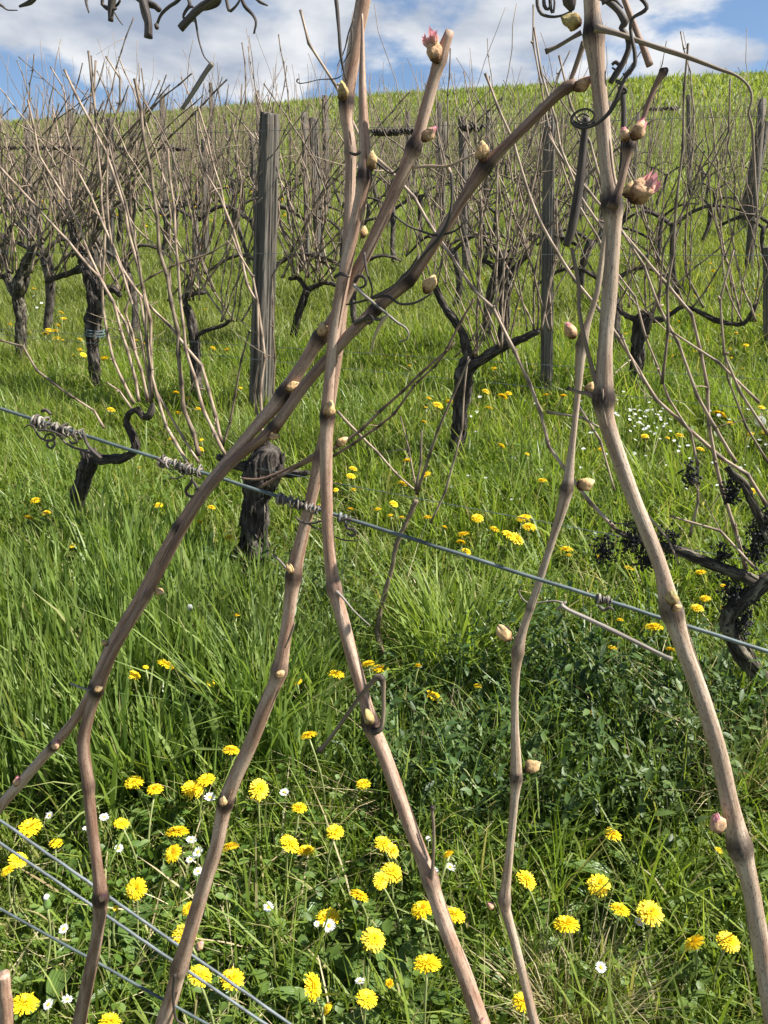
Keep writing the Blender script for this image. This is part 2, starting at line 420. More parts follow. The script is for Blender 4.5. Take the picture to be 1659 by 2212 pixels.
# central cane
ca = near_cane([(330,2330,46),(350,2225,42),(372,2150,36),(388,2090,38),(412,2010,36),(440,1915,35),(468,1825,34),(490,1725,36),(540,1610,35),(580,1510,34),(603,1450,36),(620,1350,30),(636,1235,36),(662,1120,29),(690,1000,32),(712,880,26),(735,720,25),(748,560,25),(755,440,26),(757,330,27),(748,240,32),(755,170,36),(770,80,36),(785,0,37),(795,-70,37)],
    [(388,2090,.5),(484,1735,1),(603,1455,.5),(630,1245,.8),(690,985,.6),(748,222,1),(757,330,.4)], .004,
    'reddish vine cane, upper of the two joined at the sky, running down left of centre', mat='cane_bark')
for b in [(740,195,42,95,'green','yellow-green bud above the dark node'),(432,2042,28,55,'pink',None),(482,1730,26,80,'wool','tan bud facing the viewer'),(605,1456,26,35,'wool',None),(626,1228,28,110,'wool',None),(786,500,26,80,'wool',None)]:
    bud(ca, *b[:5], ROW0-.012 if b[0] != 786 else ROW0+.01, b[5])
twig(ca, [(622,1232,6),(605,1212,6),(590,1198,7)], 'dead_wood_grey', 'tendril', -.004)
twig(ca, [(636,1345,5),(628,1370,6),(615,1400,4)], 'grey_cane', 'tendril', -.004)
twig(ca, [(690,985,14),(675,985,12),(650,1000,8),(600,1022,7),(560,1035,6),(520,1033,4)], 'cane_bark_dark', 'side_shoot', .002)
twig(ca, [(378,2105,8),(374,2150,7),(380,2200,6),(400,2215,5)], 'dead_wood', 'tendril', -.02)

cb = near_cane([(1090,2330,42),(1042,2215,42),(1005,2110,40),(975,2035,38),(948,1960,38),(922,1880,37),(890,1795,36),(855,1700,36),(826,1620,36),(803,1570,40),(790,1520,32),(765,1430,32),(742,1345,32),(722,1270,34),(710,1170,30),(705,1060,31),(705,960,31),(708,890,34),(712,820,29),(722,720,30),(737,630,32),(750,560,32),(770,470,30),(785,400,34),(788,340,30),(785,260,25),(783,180,19),(783,90,10),(782,30,5)],
    [(930,1905,.4),(800,1565,.9),(722,1272,.5),(706,905,1),(787,378,1)], -.014,
    'pinkish vine cane running from the picture centre down to the bottom edge', mat='cane_bark')
for b in [(804,345,40,85,'wool','yellow woolly bud'),(711,882,40,75,'wool',None),(795,1548,40,105,'green','tan bud on the swollen node'),(739,953,32,30,'wool',None),(1041,2208,22,80,'pink','tiny pink bud at the bottom edge')]:
    bud(cb, *b[:5], ROW0-.026, b[5])
ls = twig(cb, [(800,1580,18),(822,1575,14),(828,1545,11),(828,1500,12),(826,1468,16),(815,1462,16),(800,1478,11),(770,1515,10),(735,1565,10),(705,1605,10),(690,1622,14)], 'grey_cane', 'side_shoot', -.02, nodes=[(826,1466,.9),(690,1622,.9),(805,1578,.9)], label='hooked dead side shoot')
twig(cb, [(932,1905,10),(936,1850,8),(937,1790,8),(934,1752,9),(934,1742,13)], 'grey_cane', 'side_shoot', -.018, nodes=[(934,1743,1)], label='short upright dead twig')
twig(cb, [(722,1272,9),(740,1290,7),(765,1320,4),(800,1352,3)], 'dead_wood_grey', 'tendril', -.018)
twig(cb, [(790,340,10),(812,350,7),(845,375,5),(862,362,5)], 'dead_wood', 'tendril', -.016)
twig(cb, [(756,330,6),(768,334,8),(780,328,6)], 'dead_wood', 'tendril', -.022)

# thin cane right of centre
cc_ = near_cane([(1180,2330,24),(1158,2225,24),(1140,2150,23),(1118,2060,22),(1098,1985,24),(1090,1945,28),(1100,1850,20),(1110,1740,21),(1115,1670,28),(1112,1560,19),(1113,1470,20),(1120,1400,28),(1135,1345,19),(1165,1255,19),(1195,1160,19),(1222,1068,28),(1236,960,17),(1248,850,16),(1257,745,26),(1272,690,15),(1290,630,14),(1300,560,14),(1310,480,12)],
    [(1092,1950,.5),(1115,1680,.8),(1118,1405,.4),(1222,1062,.8),(1255,745,.7),(1150,1310,.6)], .018,
    'slender upright vine cane crossed by the tight wire, left of the thickest cane', mat='pale_cane')
for b in [(1232,713,40,120,'pink','pale pink bud above the node'),(1266,1045,40,20,'wool',None),(1088,1366,46,130,'wool','knobbly orange bud'),(1152,1655,40,35,'wool','smooth orange-tan bud'),(1060,1956,20,130,'pink',None),(1276,836,30,60,'wool',None)]:
    bud(cc_, *b[:5], ROW0+.012, b[5], fat=.7)

# thick right cane
cd = near_cane([(1700,2330,46),(1668,2190,46),(1650,2080,44),(1622,1920,42),(1598,1830,52),(1575,1730,44),(1548,1610,42),(1510,1490,40),(1475,1395,42),(1448,1310,48),(1428,1230,36),(1398,1150,36),(1362,1060,36),(1330,970,38),(1308,900,42),(1304,850,46),(1308,740,36),(1316,640,38),(1322,560,37),(1325,500,38),(1322,445,46),(1312,370,36),(1302,270,36),(1292,170,38),(1284,90,46),(1280,40,40),(1274,-60,40)],
    [(1598,1825,.8),(1452,1320,.7),(1305,868,1),(1323,452,1),(1283,75,.9)], -.022,
    'thickest vine cane, speckled pale brown, sweeping down the right side of the picture', mat='pale_cane', amp=.018)
for b in [(1232,45,48,172,'green','large olive bud'),(1550,1778,46,105,'pink','pink-tipped bud'),(1452,1290,36,95,'green','olive bud on the bend'),(1462,1312,24,20,'wool',None)]:
    bud(cd, *b[:5], ROW0-.034, b[5], fat=.75)
twig(cd, [(1303,862,22),(1288,825,14),(1272,770,11),(1258,710,10),(1250,655,10),(1250,615,10),(1240,560,10),(1235,535,9)], 'grey_cane', 'side_shoot', -.024, nodes=[(1300,858,.9)], label='thin curved dead side shoot')
twig(cd, [(1303,870,18),(1275,852,14),(1250,847,8),(1225,838,10)], 'grey_cane', 'side_shoot', -.022, nodes=[(1300,868,1),(1222,838,1)])
sp = twig(cd, [(1322,450,26),(1340,400,20),(1353,345,19),(1358,310,28),(1370,290,18),(1385,268,14),(1400,225,14),(1418,180,14),(1432,158,20),(1434,148,18)], 'cane_bark_dark', 'side_shoot', -.03, nodes=[(1330,440,1),(1358,318,1),(1433,155,1)], label='short spur with pink buds and a grey cut end')
for b in [(1380,280,44,60,'pink',None),(1350,290,30,110,'pink','small pink bud'),(1388,412,62,38,'open','big pink opening bud'),(1360,408,36,75,'wool',None)]:
    bud(cd, *b[:5], ROW0-.04, b[5], fat=.78)
twig(cd, [(1286,60,22),(1310,66,15),(1345,76,13),(1400,96,12),(1480,122,11),(1550,148,9),(1592,164,7),(1618,188,6),(1624,215,6),(1617,245,6),(1625,275,6),(1628,330,6),(1632,400,5),(1636,470,4),(1630,530,3)], 'grey_cane', 'tendril', -.03, label='long dry tendril arching to the right edge')
twig(cd, [(1256,70,14),(1235,82,10),(1205,100,9),(1178,112,11)], 'grey_cane', 'side_shoot', -.02, nodes=[(1180,112,.6)])
twig(cd, [(1262,90,16),(1245,140,13),(1232,175,11),(1225,205,10)], 'grey_cane', 'side_shoot', -.01)

# dead wood and tendrils hanging in from the wire overhead
def hung(pls, label, name='dried_tendril', cat='tendril', mat='dead_wood', off=-.01, group='dried tendrils and dead wood overhead', part='tendril'):
    P0 = onrow(pls[0][0][0], pls[0][0][1], ROW0+off)
    mb = MB()
    root = None
    for i, pl in enumerate(pls):
        P, r = lift(pl, ROW0+off+.006*(i % 3), step=.0025); mb = MB()
        if pl[0][2] < 14: r = r*np.interp(np.linspace(0, 1, len(r)), [0, .6, 1], [.92, .85, .55])*(1+.12*np.sin(np.linspace(0, len(r)*.5, len(r))))
        mb.tube(P, r, 9, knobbly(.07, 3, .03), None)
        o = mb.build(name if i == 0 else part, mat, root, origin=P[0])
        if i == 0: root = tag(o, label, cat, group)
    return root
hung([[(-40,0,8),(0,10,9),(15,21,5),(38,22,4)],[(78,-10,12),(66,4,12),(42,14,12)]], 'grey twig stub and hooked tendril in the top left corner')
hung([[(183,-12,6),(187,10,6),(192,28,5)],[(177,-10,4),(184,-2,4),(190,2,3)]], 'single short dark tendril tip against the cloud')
hung([[(246,-25,24),(240,15,18),(239,46,13)],[(222,-8,9),(221,10,9),(232,16,9),(248,14,10),(259,2,10),(255,-12,9)],[(246,25,4),(256,42,4),(265,54,4)],[(225,14,8),(238,22,9),(252,18,8)]], 'small dark knot of dead wood wrapped by tendrils, with a thin prong')
hung([[(300,-25,22),(312,15,22),(320,45,20),(321,82,21)],[(290,-10,15),(312,4,18),(334,12,15),(345,22,13)],[(400,-20,9),(383,2,9),(366,14,10),(349,30,10),(342,45,9),(336,62,9)],[(303,0,10),(309,30,9),(318,62,8)],[(336,52,10),(340,60,12),(342,62,6)]], 'thickest blunt dead stub with a curling tendril on its right')
h5 = hung([[(490,-25,18),(455,2,20),(425,24,18),(390,62,18)],[(400,-15,8),(410,8,9),(400,25,9),(396,38,8),(410,40,8),(422,28,8),(416,14,8),(404,20,7)],[(478,-12,9),(470,8,10),(445,20,9),(428,22,8)],[(420,30,7),(425,60,6),(430,88,5),(440,120,5),(452,135,6)],[(410,48,5),(418,44,5),(422,50,4)]], 'angled dead stub bound by looped tendrils over the loose hanging stick')
twig(h5, [(459,136,14),(445,155,11),(420,195,11),(394,235,11)], 'dead_wood_grey', 'stick', -.01, label='snapped grey stick dangling by a tendril')
hung([[(487,-10,9),(494,22,9),(503,20,8),(516,4,9),(520,-10,9)],[(518,-15,10),(528,12,10),(545,30,9),(553,48,9),(548,73,8)],[(545,-15,9),(560,3,9),(578,12,8)]], 'forked dark tendrils left of the central canes, one hooking down')
hung([[(724,-20,10),(728,20,10),(732,70,10),(735,110,9),(742,150,8),(748,175,7)],[(764,40,3),(752,75,4),(745,105,4),(732,135,3),(728,143,3)],[(760,60,3),(758,105,3),(745,130,3),(738,150,3),(741,165,3)],[(645,170,4),(641,175,3),(647,180,3),(665,178,3),(690,172,3),(725,170,4),(738,163,4)]], 'dark tendril strands hugging the left side of the topmost central cane', off=-.02)
hung([[(1160,-15,9),(1161,12,9),(1170,30,9),(1190,36,9),(1212,34,8),(1236,24,8)],[(1175,-15,9),(1176,12,9),(1184,20,8),(1190,5,8),(1184,-15,8)],[(1188,-15,9),(1190,20,8),(1195,27,7),(1198,5,8),(1194,-15,8)],[(1228,-20,40),(1232,5,34),(1236,22,14)]], 'black looped tendrils and dead lump left of the olive bud', off=-.004)
tc_ = hung([[(1372,-15,10),(1392,4,10),(1397,18,11),(1385,28,11),(1370,36,10),(1362,52,10),(1365,82,9),(1371,115,10),(1370,142,12),(1356,160,13),(1344,182,12),(1336,205,12),(1318,240,11),(1292,266,10),(1262,277,9),(1240,270,8),(1234,256,8),(1248,240,8),(1270,236,8),(1284,248,8),(1274,264,8),(1254,264,7),(1246,254,7),(1260,246,7),(1272,252,6)],
      [(1298,-10,22),(1318,6,18),(1336,24,16),(1350,48,20),(1342,60,14),(1356,82,15),(1358,105,15),(1346,135,15),(1330,160,15),(1318,180,12)],
      [(1322,140,9),(1330,134,10),(1340,144,10),(1333,152,9),(1322,146,8)],[(1330,175,10),(1345,180,9),(1352,168,8),(1346,158,8)],[(1335,190,9),(1350,192,10),(1352,200,9),(1338,204,8)],[(1238,262,7),(1256,272,8),(1276,270,7),(1288,256,7),(1282,240,6)],[(1300,8,9),(1325,-2,8),(1346,18,6)]],
      'thick dark tendril winding down around the thickest cane into a coil', off=-.034)
hung([[(1340,-25,16),(1357,22,15),(1375,68,15),(1392,110,16),(1404,142,18)]], 'straight cut brown stick hanging down right of the thickest cane', name='hanging_stick', cat='stick', mat='cane_bark_dark', off=.0)
hung([[(1268,255,18),(1262,300,19),(1255,370,22),(1245,440,24),(1234,500,24),(1222,532,18)],[(1345,190,14),(1348,260,14),(1345,330,13),(1340,400,12)]], 'dark blunt dead cane hanging behind the coil, left of the thickest cane', name='hanging_stick', cat='stick', mat='dead_wood', off=.05)

# tendrils around the crossing of the leaning canes
hung([[(905,553,9),(880,592,9),(840,625,9),(800,645,8),(765,655,8),(748,658,7)],[(975,373,8),(977,420,9),(970,470,10),(950,512,11),(920,545,11),(890,580,10)],
      [(853,467,5),(870,480,5),(886,490,6),(912,500,7),(940,508,7),(975,502,7),(995,490,7),(1002,475,6),(996,462,6)],
      [(787,545,6),(792,585,7),(803,620,7),(803,645,7)],[(803,645,6),(836,640,7),(863,656,8),(893,655,8),(915,645,7),(935,632,7)],
      [(765,610,8),(775,596,9),(788,600,9),(790,614,8),(778,622,8),(764,618,8)],[(722,600,9),(735,592,9),(755,598,9)],
      [(785,690,6),(796,680,7),(806,690,7),(798,700,7),(788,694,6)],[(765,700,10),(780,690,13),(800,686,14),(820,690,13),(840,680,12)]],
     'black tangle of tendrils tying the two leaning canes where they pass the centre', off=-.03, group=None)
t8 = hung([[(764,615,9),(790,640,9),(820,665,8),(838,680,8),(858,697,7),(876,708,7),(883,722,7),(876,735,8),(862,737,7)]], 'grey hooked tendril hanging from the tangle', off=-.034, mat='dead_wood_grey', group=None)
hung([[(838,680,8),(822,700,10),(810,725,9),(803,750,7),(799,768,3)]], 'cream flat strip of dry tendril hanging from the tangle', name='bark_strip', cat='bark strip', mat='straw_tendril', off=-.036, group=None)
hung([[(890,362,7),(925,359,8),(966,359,9),(1000,345,8),(1026,330,7)],[(966,359,10),(970,368,12),(975,376,10)]], 'pale dead side shoot bridging the pink-budded cane and the orange bud', name='side_shoot', cat='twig', mat='pale_cane', off=-.006, group=None)
hung([[(1212,1306,14),(1225,1316,10),(1290,1346,11),(1370,1385,11),(1430,1415,11),(1452,1424,12)],[(1222,1300,8),(1215,1308,10),(1200,1318,7)],[(1216,1302,6),(1195,1298,5),(1165,1302,5),(1140,1302,5),(1126,1290,5),(1122,1275,4),(1135,1262,4)]], 'snapped grey stick hanging from a tendril below the tight wire', name='hanging_stick', cat='stick', mat='dead_wood_grey', off=.012, group=None)

# wires of the near row, with dried tendrils wound round them
def wire(p, q, d, label, mat='trellis_steel', group='trellis wires', sag=0.0, n=14):
    p, q = np.asarray(p), np.asarray(q); t = np.linspace(0, 1, n)[:, None]
    P = p+(q-p)*t; P[:, 2] -= sag*4*(t*(1-t))[:, 0]; P[1:-1] += RNG.normal(0, d*.045, (n-2, 3))
    mb = MB(); mb.tube(P, d/2, 8)
    return tag(mb.build('trellis_wire', mat, origin=P[0]), label, 'wire', group), P
w0, W0 = wire(onrow(-260,800,ROW0), onrow(1900,1484,ROW0), .0026, 'tight grey wire crossing the middle of the picture with tendrils wound on it', n=60)
wire(onrow(-200,1631,ROW0+.055), onrow(900,2405,ROW0+.055), .0030, 'upper of three close wires crossing the bottom left corner', 'trellis_steel_bright', n=60)
wire(onrow(-200,1684,ROW0+.05), onrow(900,2435,ROW0+.05), .0030, 'middle of three close wires crossing the bottom left corner', 'trellis_steel_bright', n=60)
wire(onrow(-200,1852,ROW0+.002), onrow(800,2408,ROW0+.002), .0026, 'lowest of three close wires crossing the bottom left corner', 'trellis_steel')
def coil(u0, u1, turns, rpx, label, curls=(), mat='dead_wood_grey'):
    f = lambda u: 885+.3152*u
    A = onrow(u0, f(u0), ROW0); B = onrow(u1, f(u1), ROW0); ax = (B-A)/np.linalg.norm(B-A)
    k_ = depth(A)/FPX; n1 = np.cross(ax, FW); n1 /= np.linalg.norm(n1); n2 = np.cross(ax, n1)
    root = None
    for q in range(3):
        t = np.linspace(0, 1, int(14*turns)); ph = t*turns*2*np.pi*RNG.uniform(.8, 1.15)+q*2.1+np.cumsum(RNG.normal(0, .16, len(t)))
        rad = k_*rpx*np.clip(.72+.22*np.sin(t*9+q*2)+.22*np.sin(t*31+q*5)+np.convolve(RNG.normal(0, .35, len(t)), np.ones(4)/4, 'same'), .45, 1.5)
        P = A+(B-A)*(t+.02*np.sin(ph*1.7)+.02*np.sin(t*23+q))[:, None]+rad[:, None]*(np.cos(ph)[:, None]*n1+np.sin(ph)[:, None]*n2)
        mb = MB(); mb.tube(P, k_*(3.1-q*.6)*np.clip(.8+.35*np.sin(t*13+q)+.2*np.sin(t*37), .3, 1.3)*np.minimum(1, 8*(1.03-t)), 7, knobbly(.08))
        o = mb.build('tendril_coil' if q == 0 else 'strand', mat if q != 1 else 'dead_wood', root, origin=P[0])
        if q == 0: root = tag(o, label, 'tendril', 'tendrils coiled round the tight wire')
    for pl in curls:
        P, r = lift(pl, ROW0-.008, step=.002); mb = MB(); mb.tube(P, r, 8, knobbly(.06))
        mb.build('curl', 'dead_wood', root, origin=P[0])
    return root
coil(72, 180, 9, 12, 'longest mass of dried tendrils wound round the wire, with curls hanging under it',
     [[(72,920,5),(82,940,5),(95,950,6),(110,952,6),(118,945,6),(112,938,5),(100,940,5),(95,952,5)],[(105,950,6),(102,962,6),(110,968,6),(119,960,6),(116,950,5)],[(52,925,3),(62,918,4),(72,920,5)],[(130,945,6),(150,962,6),(185,975,6),(215,988,8)],[(150,950,5),(155,958,6),(166,955,5),(162,940,5)],[(180,935,8),(190,962,8),(218,990,9)],[(90,888,8),(100,886,9),(110,895,8)],[(82,930,5),(105,930,5),(128,938,5),(140,946,4)]])
coil(345, 440, 9, 11, 'banded grey tendril coil on the wire just left of the leaning cane',
     [[(365,1030,3),(380,1034,4),(395,1028,5)],[(416,1032,7),(412,1045,8),(402,1056,8),(404,1068,8),(416,1073,8),(428,1064,8),(424,1050,8),(418,1040,7)],[(335,990,6),(345,994,8),(355,1002,7)]])
coil(600, 692, 8, 11, 'pale grey tendril coil on the wire behind the central cane',
     [[(637,1117,5),(655,1128,6),(675,1130,6),(697,1124,6)],[(655,1125,4),(680,1140,4),(700,1148,4),(740,1166,4),(770,1168,3)]])
coil(733, 756, 2.5, 9, 'small pale wire knot right of the central cane', [[(745,1132,7),(752,1142,8),(764,1144,8),(768,1152,7),(760,1158,7),(750,1152,6)],[(738,1125,7),(750,1121,7),(762,1124,6)]], 'trellis_steel_bright')
coil(1290, 1322, 3, 9, 'small dry tendril knot on the wire left of the thickest cane', [[(1292,1308,6),(1304,1318,7),(1318,1312,7),(1326,1320,5)]])

# ------------------------------------------------------------------ rows behind: vines, posts, wires
ROW1, ROW2, S = 2.32, 3.72, .35
def old_wood(mb, pl, c, step=.011, sides=26, knob=.10, mi=0, lump=0.0):
    P, r = lift(pl, c, S, step=step)
    r = r*.86; n = len(P)
    P = P+np.cumsum(RNG.normal(0, .0016, (n, 3)), 0)*.7
    if lump: r = r*(1+lump*np.interp(np.linspace(0, 1, n), np.linspace(0, 1, 9), RNG.normal(0, 1, 9)))
    mb.tube(P, r*.93, sides, knobbly(knob*1.25, 5, .10), None, mi)
    T = np.gradient(P, axis=0); T /= np.linalg.norm(T, axis=1)[:, None]+1e-9
    for _ in range(int(n*float(r.mean())*60)+6):
        if n < 8: break
        i0 = RNG.integers(0, n-6); ln = int(min(n-i0, RNG.integers(5, 16))); q = np.arange(i0, i0+ln); a = RNG.uniform(0, 6.28)
        X = np.cross(T[i0], (.3, .9, .15)); X /= np.linalg.norm(X); Y = np.cross(T[i0], X); d = math.cos(a)*X+math.sin(a)*Y; sd = np.cross(T[i0], d)
        t = np.linspace(-1, 1, ln)[:, None]; wv = RNG.normal(0, .25)
        pk = (RNG.uniform(.0, .22)*np.clip(t, 0, 1)**2+RNG.uniform(.0, .22)*np.clip(-t, 0, 1)**2)
        S_ = P[q]+d*(r[q][:, None]*(.97+pk))+sd*r[q][:, None]*wv*t
        mb.tube(S_, r[q]*RNG.uniform(.07, .17)*np.sqrt(np.clip(1.02-t[:, 0]**2, .06, 1)), 5, knobbly(.15), None, mi)
def kinked(P, seg, amp):
    """zigzag a shoot a little at every node"""
    out = [P[0]]; L = 0; k = 0
    L = np.concatenate([[0], np.cumsum(np.linalg.norm(np.diff(P[:, :3], axis=0), axis=1))])
    m = max(3, int(L[-1]/seg)+1); tq = np.linspace(0, L[-1], m)+np.r_[0, RNG.normal(0, seg*.12, m-2), 0]
    Q = np.stack([np.interp(tq, L, P[:, i]) for i in range(P.shape[1])], -1)
    sgn = 1
    for p in Q[1:]:
        q = p.copy(); q[0] += sgn*amp*RNG.uniform(.2, 1); q[1] += RNG.normal(0, amp*.7); sgn = -sgn; out.append(q)
    return np.array(out)
def mid_shoot(parent, pl, c, mat='pale_cane', name='cane', jit=.0, seg=.085):
    P, r = lift(pl, c, S, step=.03); A = np.c_[P, r]
    K = kinked(A, seg, .004); K[:, 3] = np.interp(np.linspace(0, 1, len(K)), np.linspace(0, 1, len(r)), r)
    D = [K[0]]
    for a, b in zip(K[:-1], K[1:]):
        D.append(a+(b-a)*.35); D.append(a+(b-a)*.8); D.append(b)
    D = np.array(D); rr = np.maximum(D[:, 3]*.80, .0010); nd = np.zeros(len(D)); nd[::3] = .75; rr[::3] *= 1.3
    mb = MB(); mb.tube(D[:, :3], rr, 7, None, nd)
    # buds and tendril stubs at some nodes
    for i in range(3, len(D)-1, 3):
        if RNG.random() < .4:
            d = RNG.normal(0, 1, 3); d[2] = abs(d[2]); d /= np.linalg.norm(d); l = RNG.uniform(.006, .014)
            mb.tube([D[i, :3], D[i, :3]+d*l*.6, D[i, :3]+d*l], [.0028, .003, .0012], 5, None, np.array([.6, .1, 0]))
        elif RNG.random() < .34:
            d = RNG.normal(0, 1, 3); d[2] = d[2]*.6+.3; d /= np.linalg.norm(d); l = RNG.uniform(.03, .18); e = RNG.normal(0, .4, 3)
            t = np.linspace(0, 1, 6)[:, None]
            mb.tube(D[i, :3]+d*l*t+e*l*t*t*.6, np.linspace(.0016, .0006, 6), 4)
    return mb.build(name, mat, parent, origin=P[0])
def vine(base_pl, arms, shoots, c, label, group, mat='old_bark', lump=.08, trunkname='trunk'):
    P = onrow(base_pl[0][0], base_pl[0][1], c, S); g = float(ground(P[0], P[1]))
    root = empty('grapevine', (P[0], P[1], g), label, 'grapevine', group)
    mb = MB(); old_wood(mb, base_pl, c, lump=lump); mb.build('trunk', mat, root, origin=P)
    for a in arms:
        mb = MB(); old_wood(mb, a, c, .010, 16, .10, 0, .08); mb.build('arm', mat, root, origin=onrow(a[0][0], a[0][1], c, S))
    for sh in shoots:
        m, w, pl = sh
        n = len(pl); mid_shoot(root, [(u, v, w*(1-.35*i/(n-1))) for i, (u, v) in enumerate(pl)], c+RNG.normal(0, .05), m)
    return root
def gpix(u, v):
    p = hit(u, v); return p[1]+S*p[0]
p_, g_, d_ = 'pale_cane', 'grey_cane', 'cane_bark_dark'
# first row behind the wire
c = gpix(158, 1158)
vine([(158,1165,38),(163,1100,38),(176,1035,42),(190,990,46),(186,968,40)], [[(188,985,36),(230,990,30),(268,986,28),(294,965,25),(288,938,22),(276,912,19),(284,892,18),(306,884,16)],[(298,888,16),(314,900,20),(322,885,18),(324,868,12)]],
  [(p_,9,[(290,872),(250,790),(224,680),(222,600),(228,555),(218,400),(206,250),(205,130)]),(p_,10,[(300,868),(280,765),(262,720),(240,640),(180,560),(100,470),(0,362),(-60,300)]),
   (p_,11,[(326,870),(327,750),(318,650),(300,590),(255,400),(210,290),(168,215),(140,150)]),(p_,8,[(318,870),(305,800),(285,720),(268,650),(300,615),(370,575),(440,553),(500,520)]),
   (g_,9,[(330,860),(322,790),(315,680),(300,560),(270,440),(240,330),(205,250),(192,110)]),(p_,7,[(286,885),(262,850),(240,825),(232,826)]),(p_,9,[(320,865),(280,720),(215,600),(150,440),(90,350),(62,215)]),
   (g_,8,[(160,860),(80,800),(40,740),(0,735),(-40,730)]),(p_,8,[(225,925),(205,890),(165,860)]),(p_,8,[(326,868),(300,700),(240,520),(232,400),(235,300),(265,180),(228,122)])],
  c, 'gnarled old vine whose hooked arm rises left of the leaning canes', 'gnarled vines of the first row')
c = gpix(540, 1245)
v2 = vine([(536,1262,96),(542,1210,84),(545,1150,76),(546,1080,76),(556,1030,88),(566,992,80),(575,975,50)], [[(560,1010,34),(600,1022,26),(640,1024,20),(672,1020,16)],[(545,1005,34),(510,1004,26),(485,990,20),(470,985,16)],[(570,985,30),(572,960,22),(578,940,16)]],
  [(p_,11,[(410,1008),(380,960),(345,880),(325,790),(312,690),(300,640)]),(p_,9,[(430,1000),(385,930),(350,860),(330,830)]),(g_,14,[(430,985),(418,940),(396,880),(390,800),(382,710),(365,620),(345,540),(338,470),(325,370),(308,280),(293,170)]),
   (p_,11,[(487,985),(450,910),(430,850),(405,770),(395,690),(385,600),(380,500),(370,400),(360,320)]),(p_,11,[(478,955),(460,880),(440,800),(410,760),(370,710),(310,645),(270,590),(230,500),(170,370)]),
   (g_,8,[(480,965),(495,910),(510,850),(515,800),(530,730),(540,715)]),(p_,10,[(565,960),(563,860),(570,750),(555,660),(530,600),(500,480),(470,420),(430,330),(425,240)]),
   (g_,7,[(590,950),(592,850),(592,750),(588,600),(620,540)]),(p_,8,[(575,955),(550,870),(560,750),(548,600),(510,540),(465,370),(430,230)]),
   (d_,11,[(556,1055),(620,1020),(690,985),(760,945),(830,880),(900,815),(960,760),(1022,645)]),(d_,9,[(720,985),(790,940),(850,895),(905,820),(930,800),(985,740)]),
   (p_,8,[(728,888),(770,935),(820,980),(860,1030),(900,1060)])],
  c, 'stout upright vine stump in dark weeds between the two left canes', 'gnarled vines of the first row', 'old_bark', .07)
c = gpix(1600, 1500)
c = 2.0
v3 = vine([(1760,1640,62),(1700,1535,54),(1650,1470,46),(1605,1405,46),(1572,1345,46)], [[(1562,1362,44),(1575,1320,44),(1605,1290,46),(1650,1255,50),(1720,1230,50)],[(1640,1262,36),(1590,1240,34),(1540,1222,32),(1470,1195,28),(1400,1175,20),(1330,1145,12)],[(1665,1180,22),(1640,1120,22),(1610,1050,20),(1570,1010,16)]],
  [(p_,12,[(1330,1143),(1285,1100),(1220,1010),(1180,960),(1168,880),(1150,850),(1118,770),(1090,700),(1020,620),(955,530),(920,470),(860,380),(800,340),(740,215),(690,130),(662,82),(655,50),(648,22)]),
   (p_,12,[(1612,1230),(1580,1120),(1540,980),(1528,860),(1522,790),(1510,740),(1480,660),(1400,570),(1330,480),(1250,390),(1180,290)]),
   (p_,12,[(1655,1090),(1620,1030),(1560,990),(1480,920),(1400,840),(1340,730),(1270,640),(1200,540),(1140,420),(1110,300),(1060,210),(1050,160)]),
   (p_,11,[(1590,1000),(1545,930),(1505,840),(1480,770),(1440,700),(1400,600),(1370,540),(1340,490)]),
   (p_,8,[(1490,1160),(1512,1040),(1500,960),(1440,850),(1400,740),(1370,640),(1320,570),(1230,400),(1180,250),(1150,60),(1150,10)]),
   (p_,9,[(1628,1225),(1560,1150),(1500,1130),(1450,1115)]),
   (p_,9,[(1660,940),(1610,870),(1590,840),(1560,720),(1555,620),(1590,540)]),(g_,7,[(1660,1000),(1600,900),(1570,800),(1555,700),(1560,640)]),
   (p_,8,[(1380,1090),(1420,1130),(1470,1220)]),(p_,9,[(1640,870),(1585,800),(1520,770),(1450,715)]),
   (g_,10,[(1430,830),(1440,700),(1450,560),(1462,440),(1470,340),(1480,230),(1484,95)]),(g_,7,[(1400,720),(1430,600),(1450,490),(1560,330),(1575,200),(1580,170)]),
   (p_,8,[(1340,720),(1365,780),(1395,830)]),(p_,9,[(1240,860),(1268,920),(1300,960),(1330,1060)]),(p_,8,[(1180,890),(1250,900),(1310,930)]),
   (p_,9,[(1305,500),(1260,440),(1220,350),(1195,240),(1170,150),(1150,60)]),(p_,9,[(1300,400),(1270,300),(1230,220),(1210,140),(1205,120)])],
  c, 'vine with forked mossy trunk and black dried grapes at the right edge', 'gnarled vines of the first row', 'old_bark_lichen', .08)
# dried bunches still hanging on that vine
def dried_bunch(parent, u, v, wpx, hpx, c, n):
    mb = MB(); k_ = depth(onrow(u, v, c, S))/FPX; o = onrow(u, v-hpx*.5, c, S)
    for i in range(n):
        t = RNG.random()**.8; w = wpx*.5*k_*(1-.55*t)
        p = o+np.array((RNG.normal(0, w*.6), RNG.normal(0, w*.5), -t*hpx*k_))
        q = p+RNG.normal(0, .010, 3); mb.tube([o*.3+p*.7+RNG.normal(0, .006, 3), p, q], [.0010, .0011, .0008], 4)
        r = RNG.uniform(.0022, .0042); ph = np.linspace(0, 1, 5)
        ax = RNG.normal(0, 1, 3); ax /= np.linalg.norm(ax)
        mb.tube(q+ax*r*2*(ph-.5)[:, None], r*np.array([.35, .85, 1, .8, .3]), 6, knobbly(.18))
    mb.build('dried_grape_bunch', 'black_grapes', parent, origin=o)
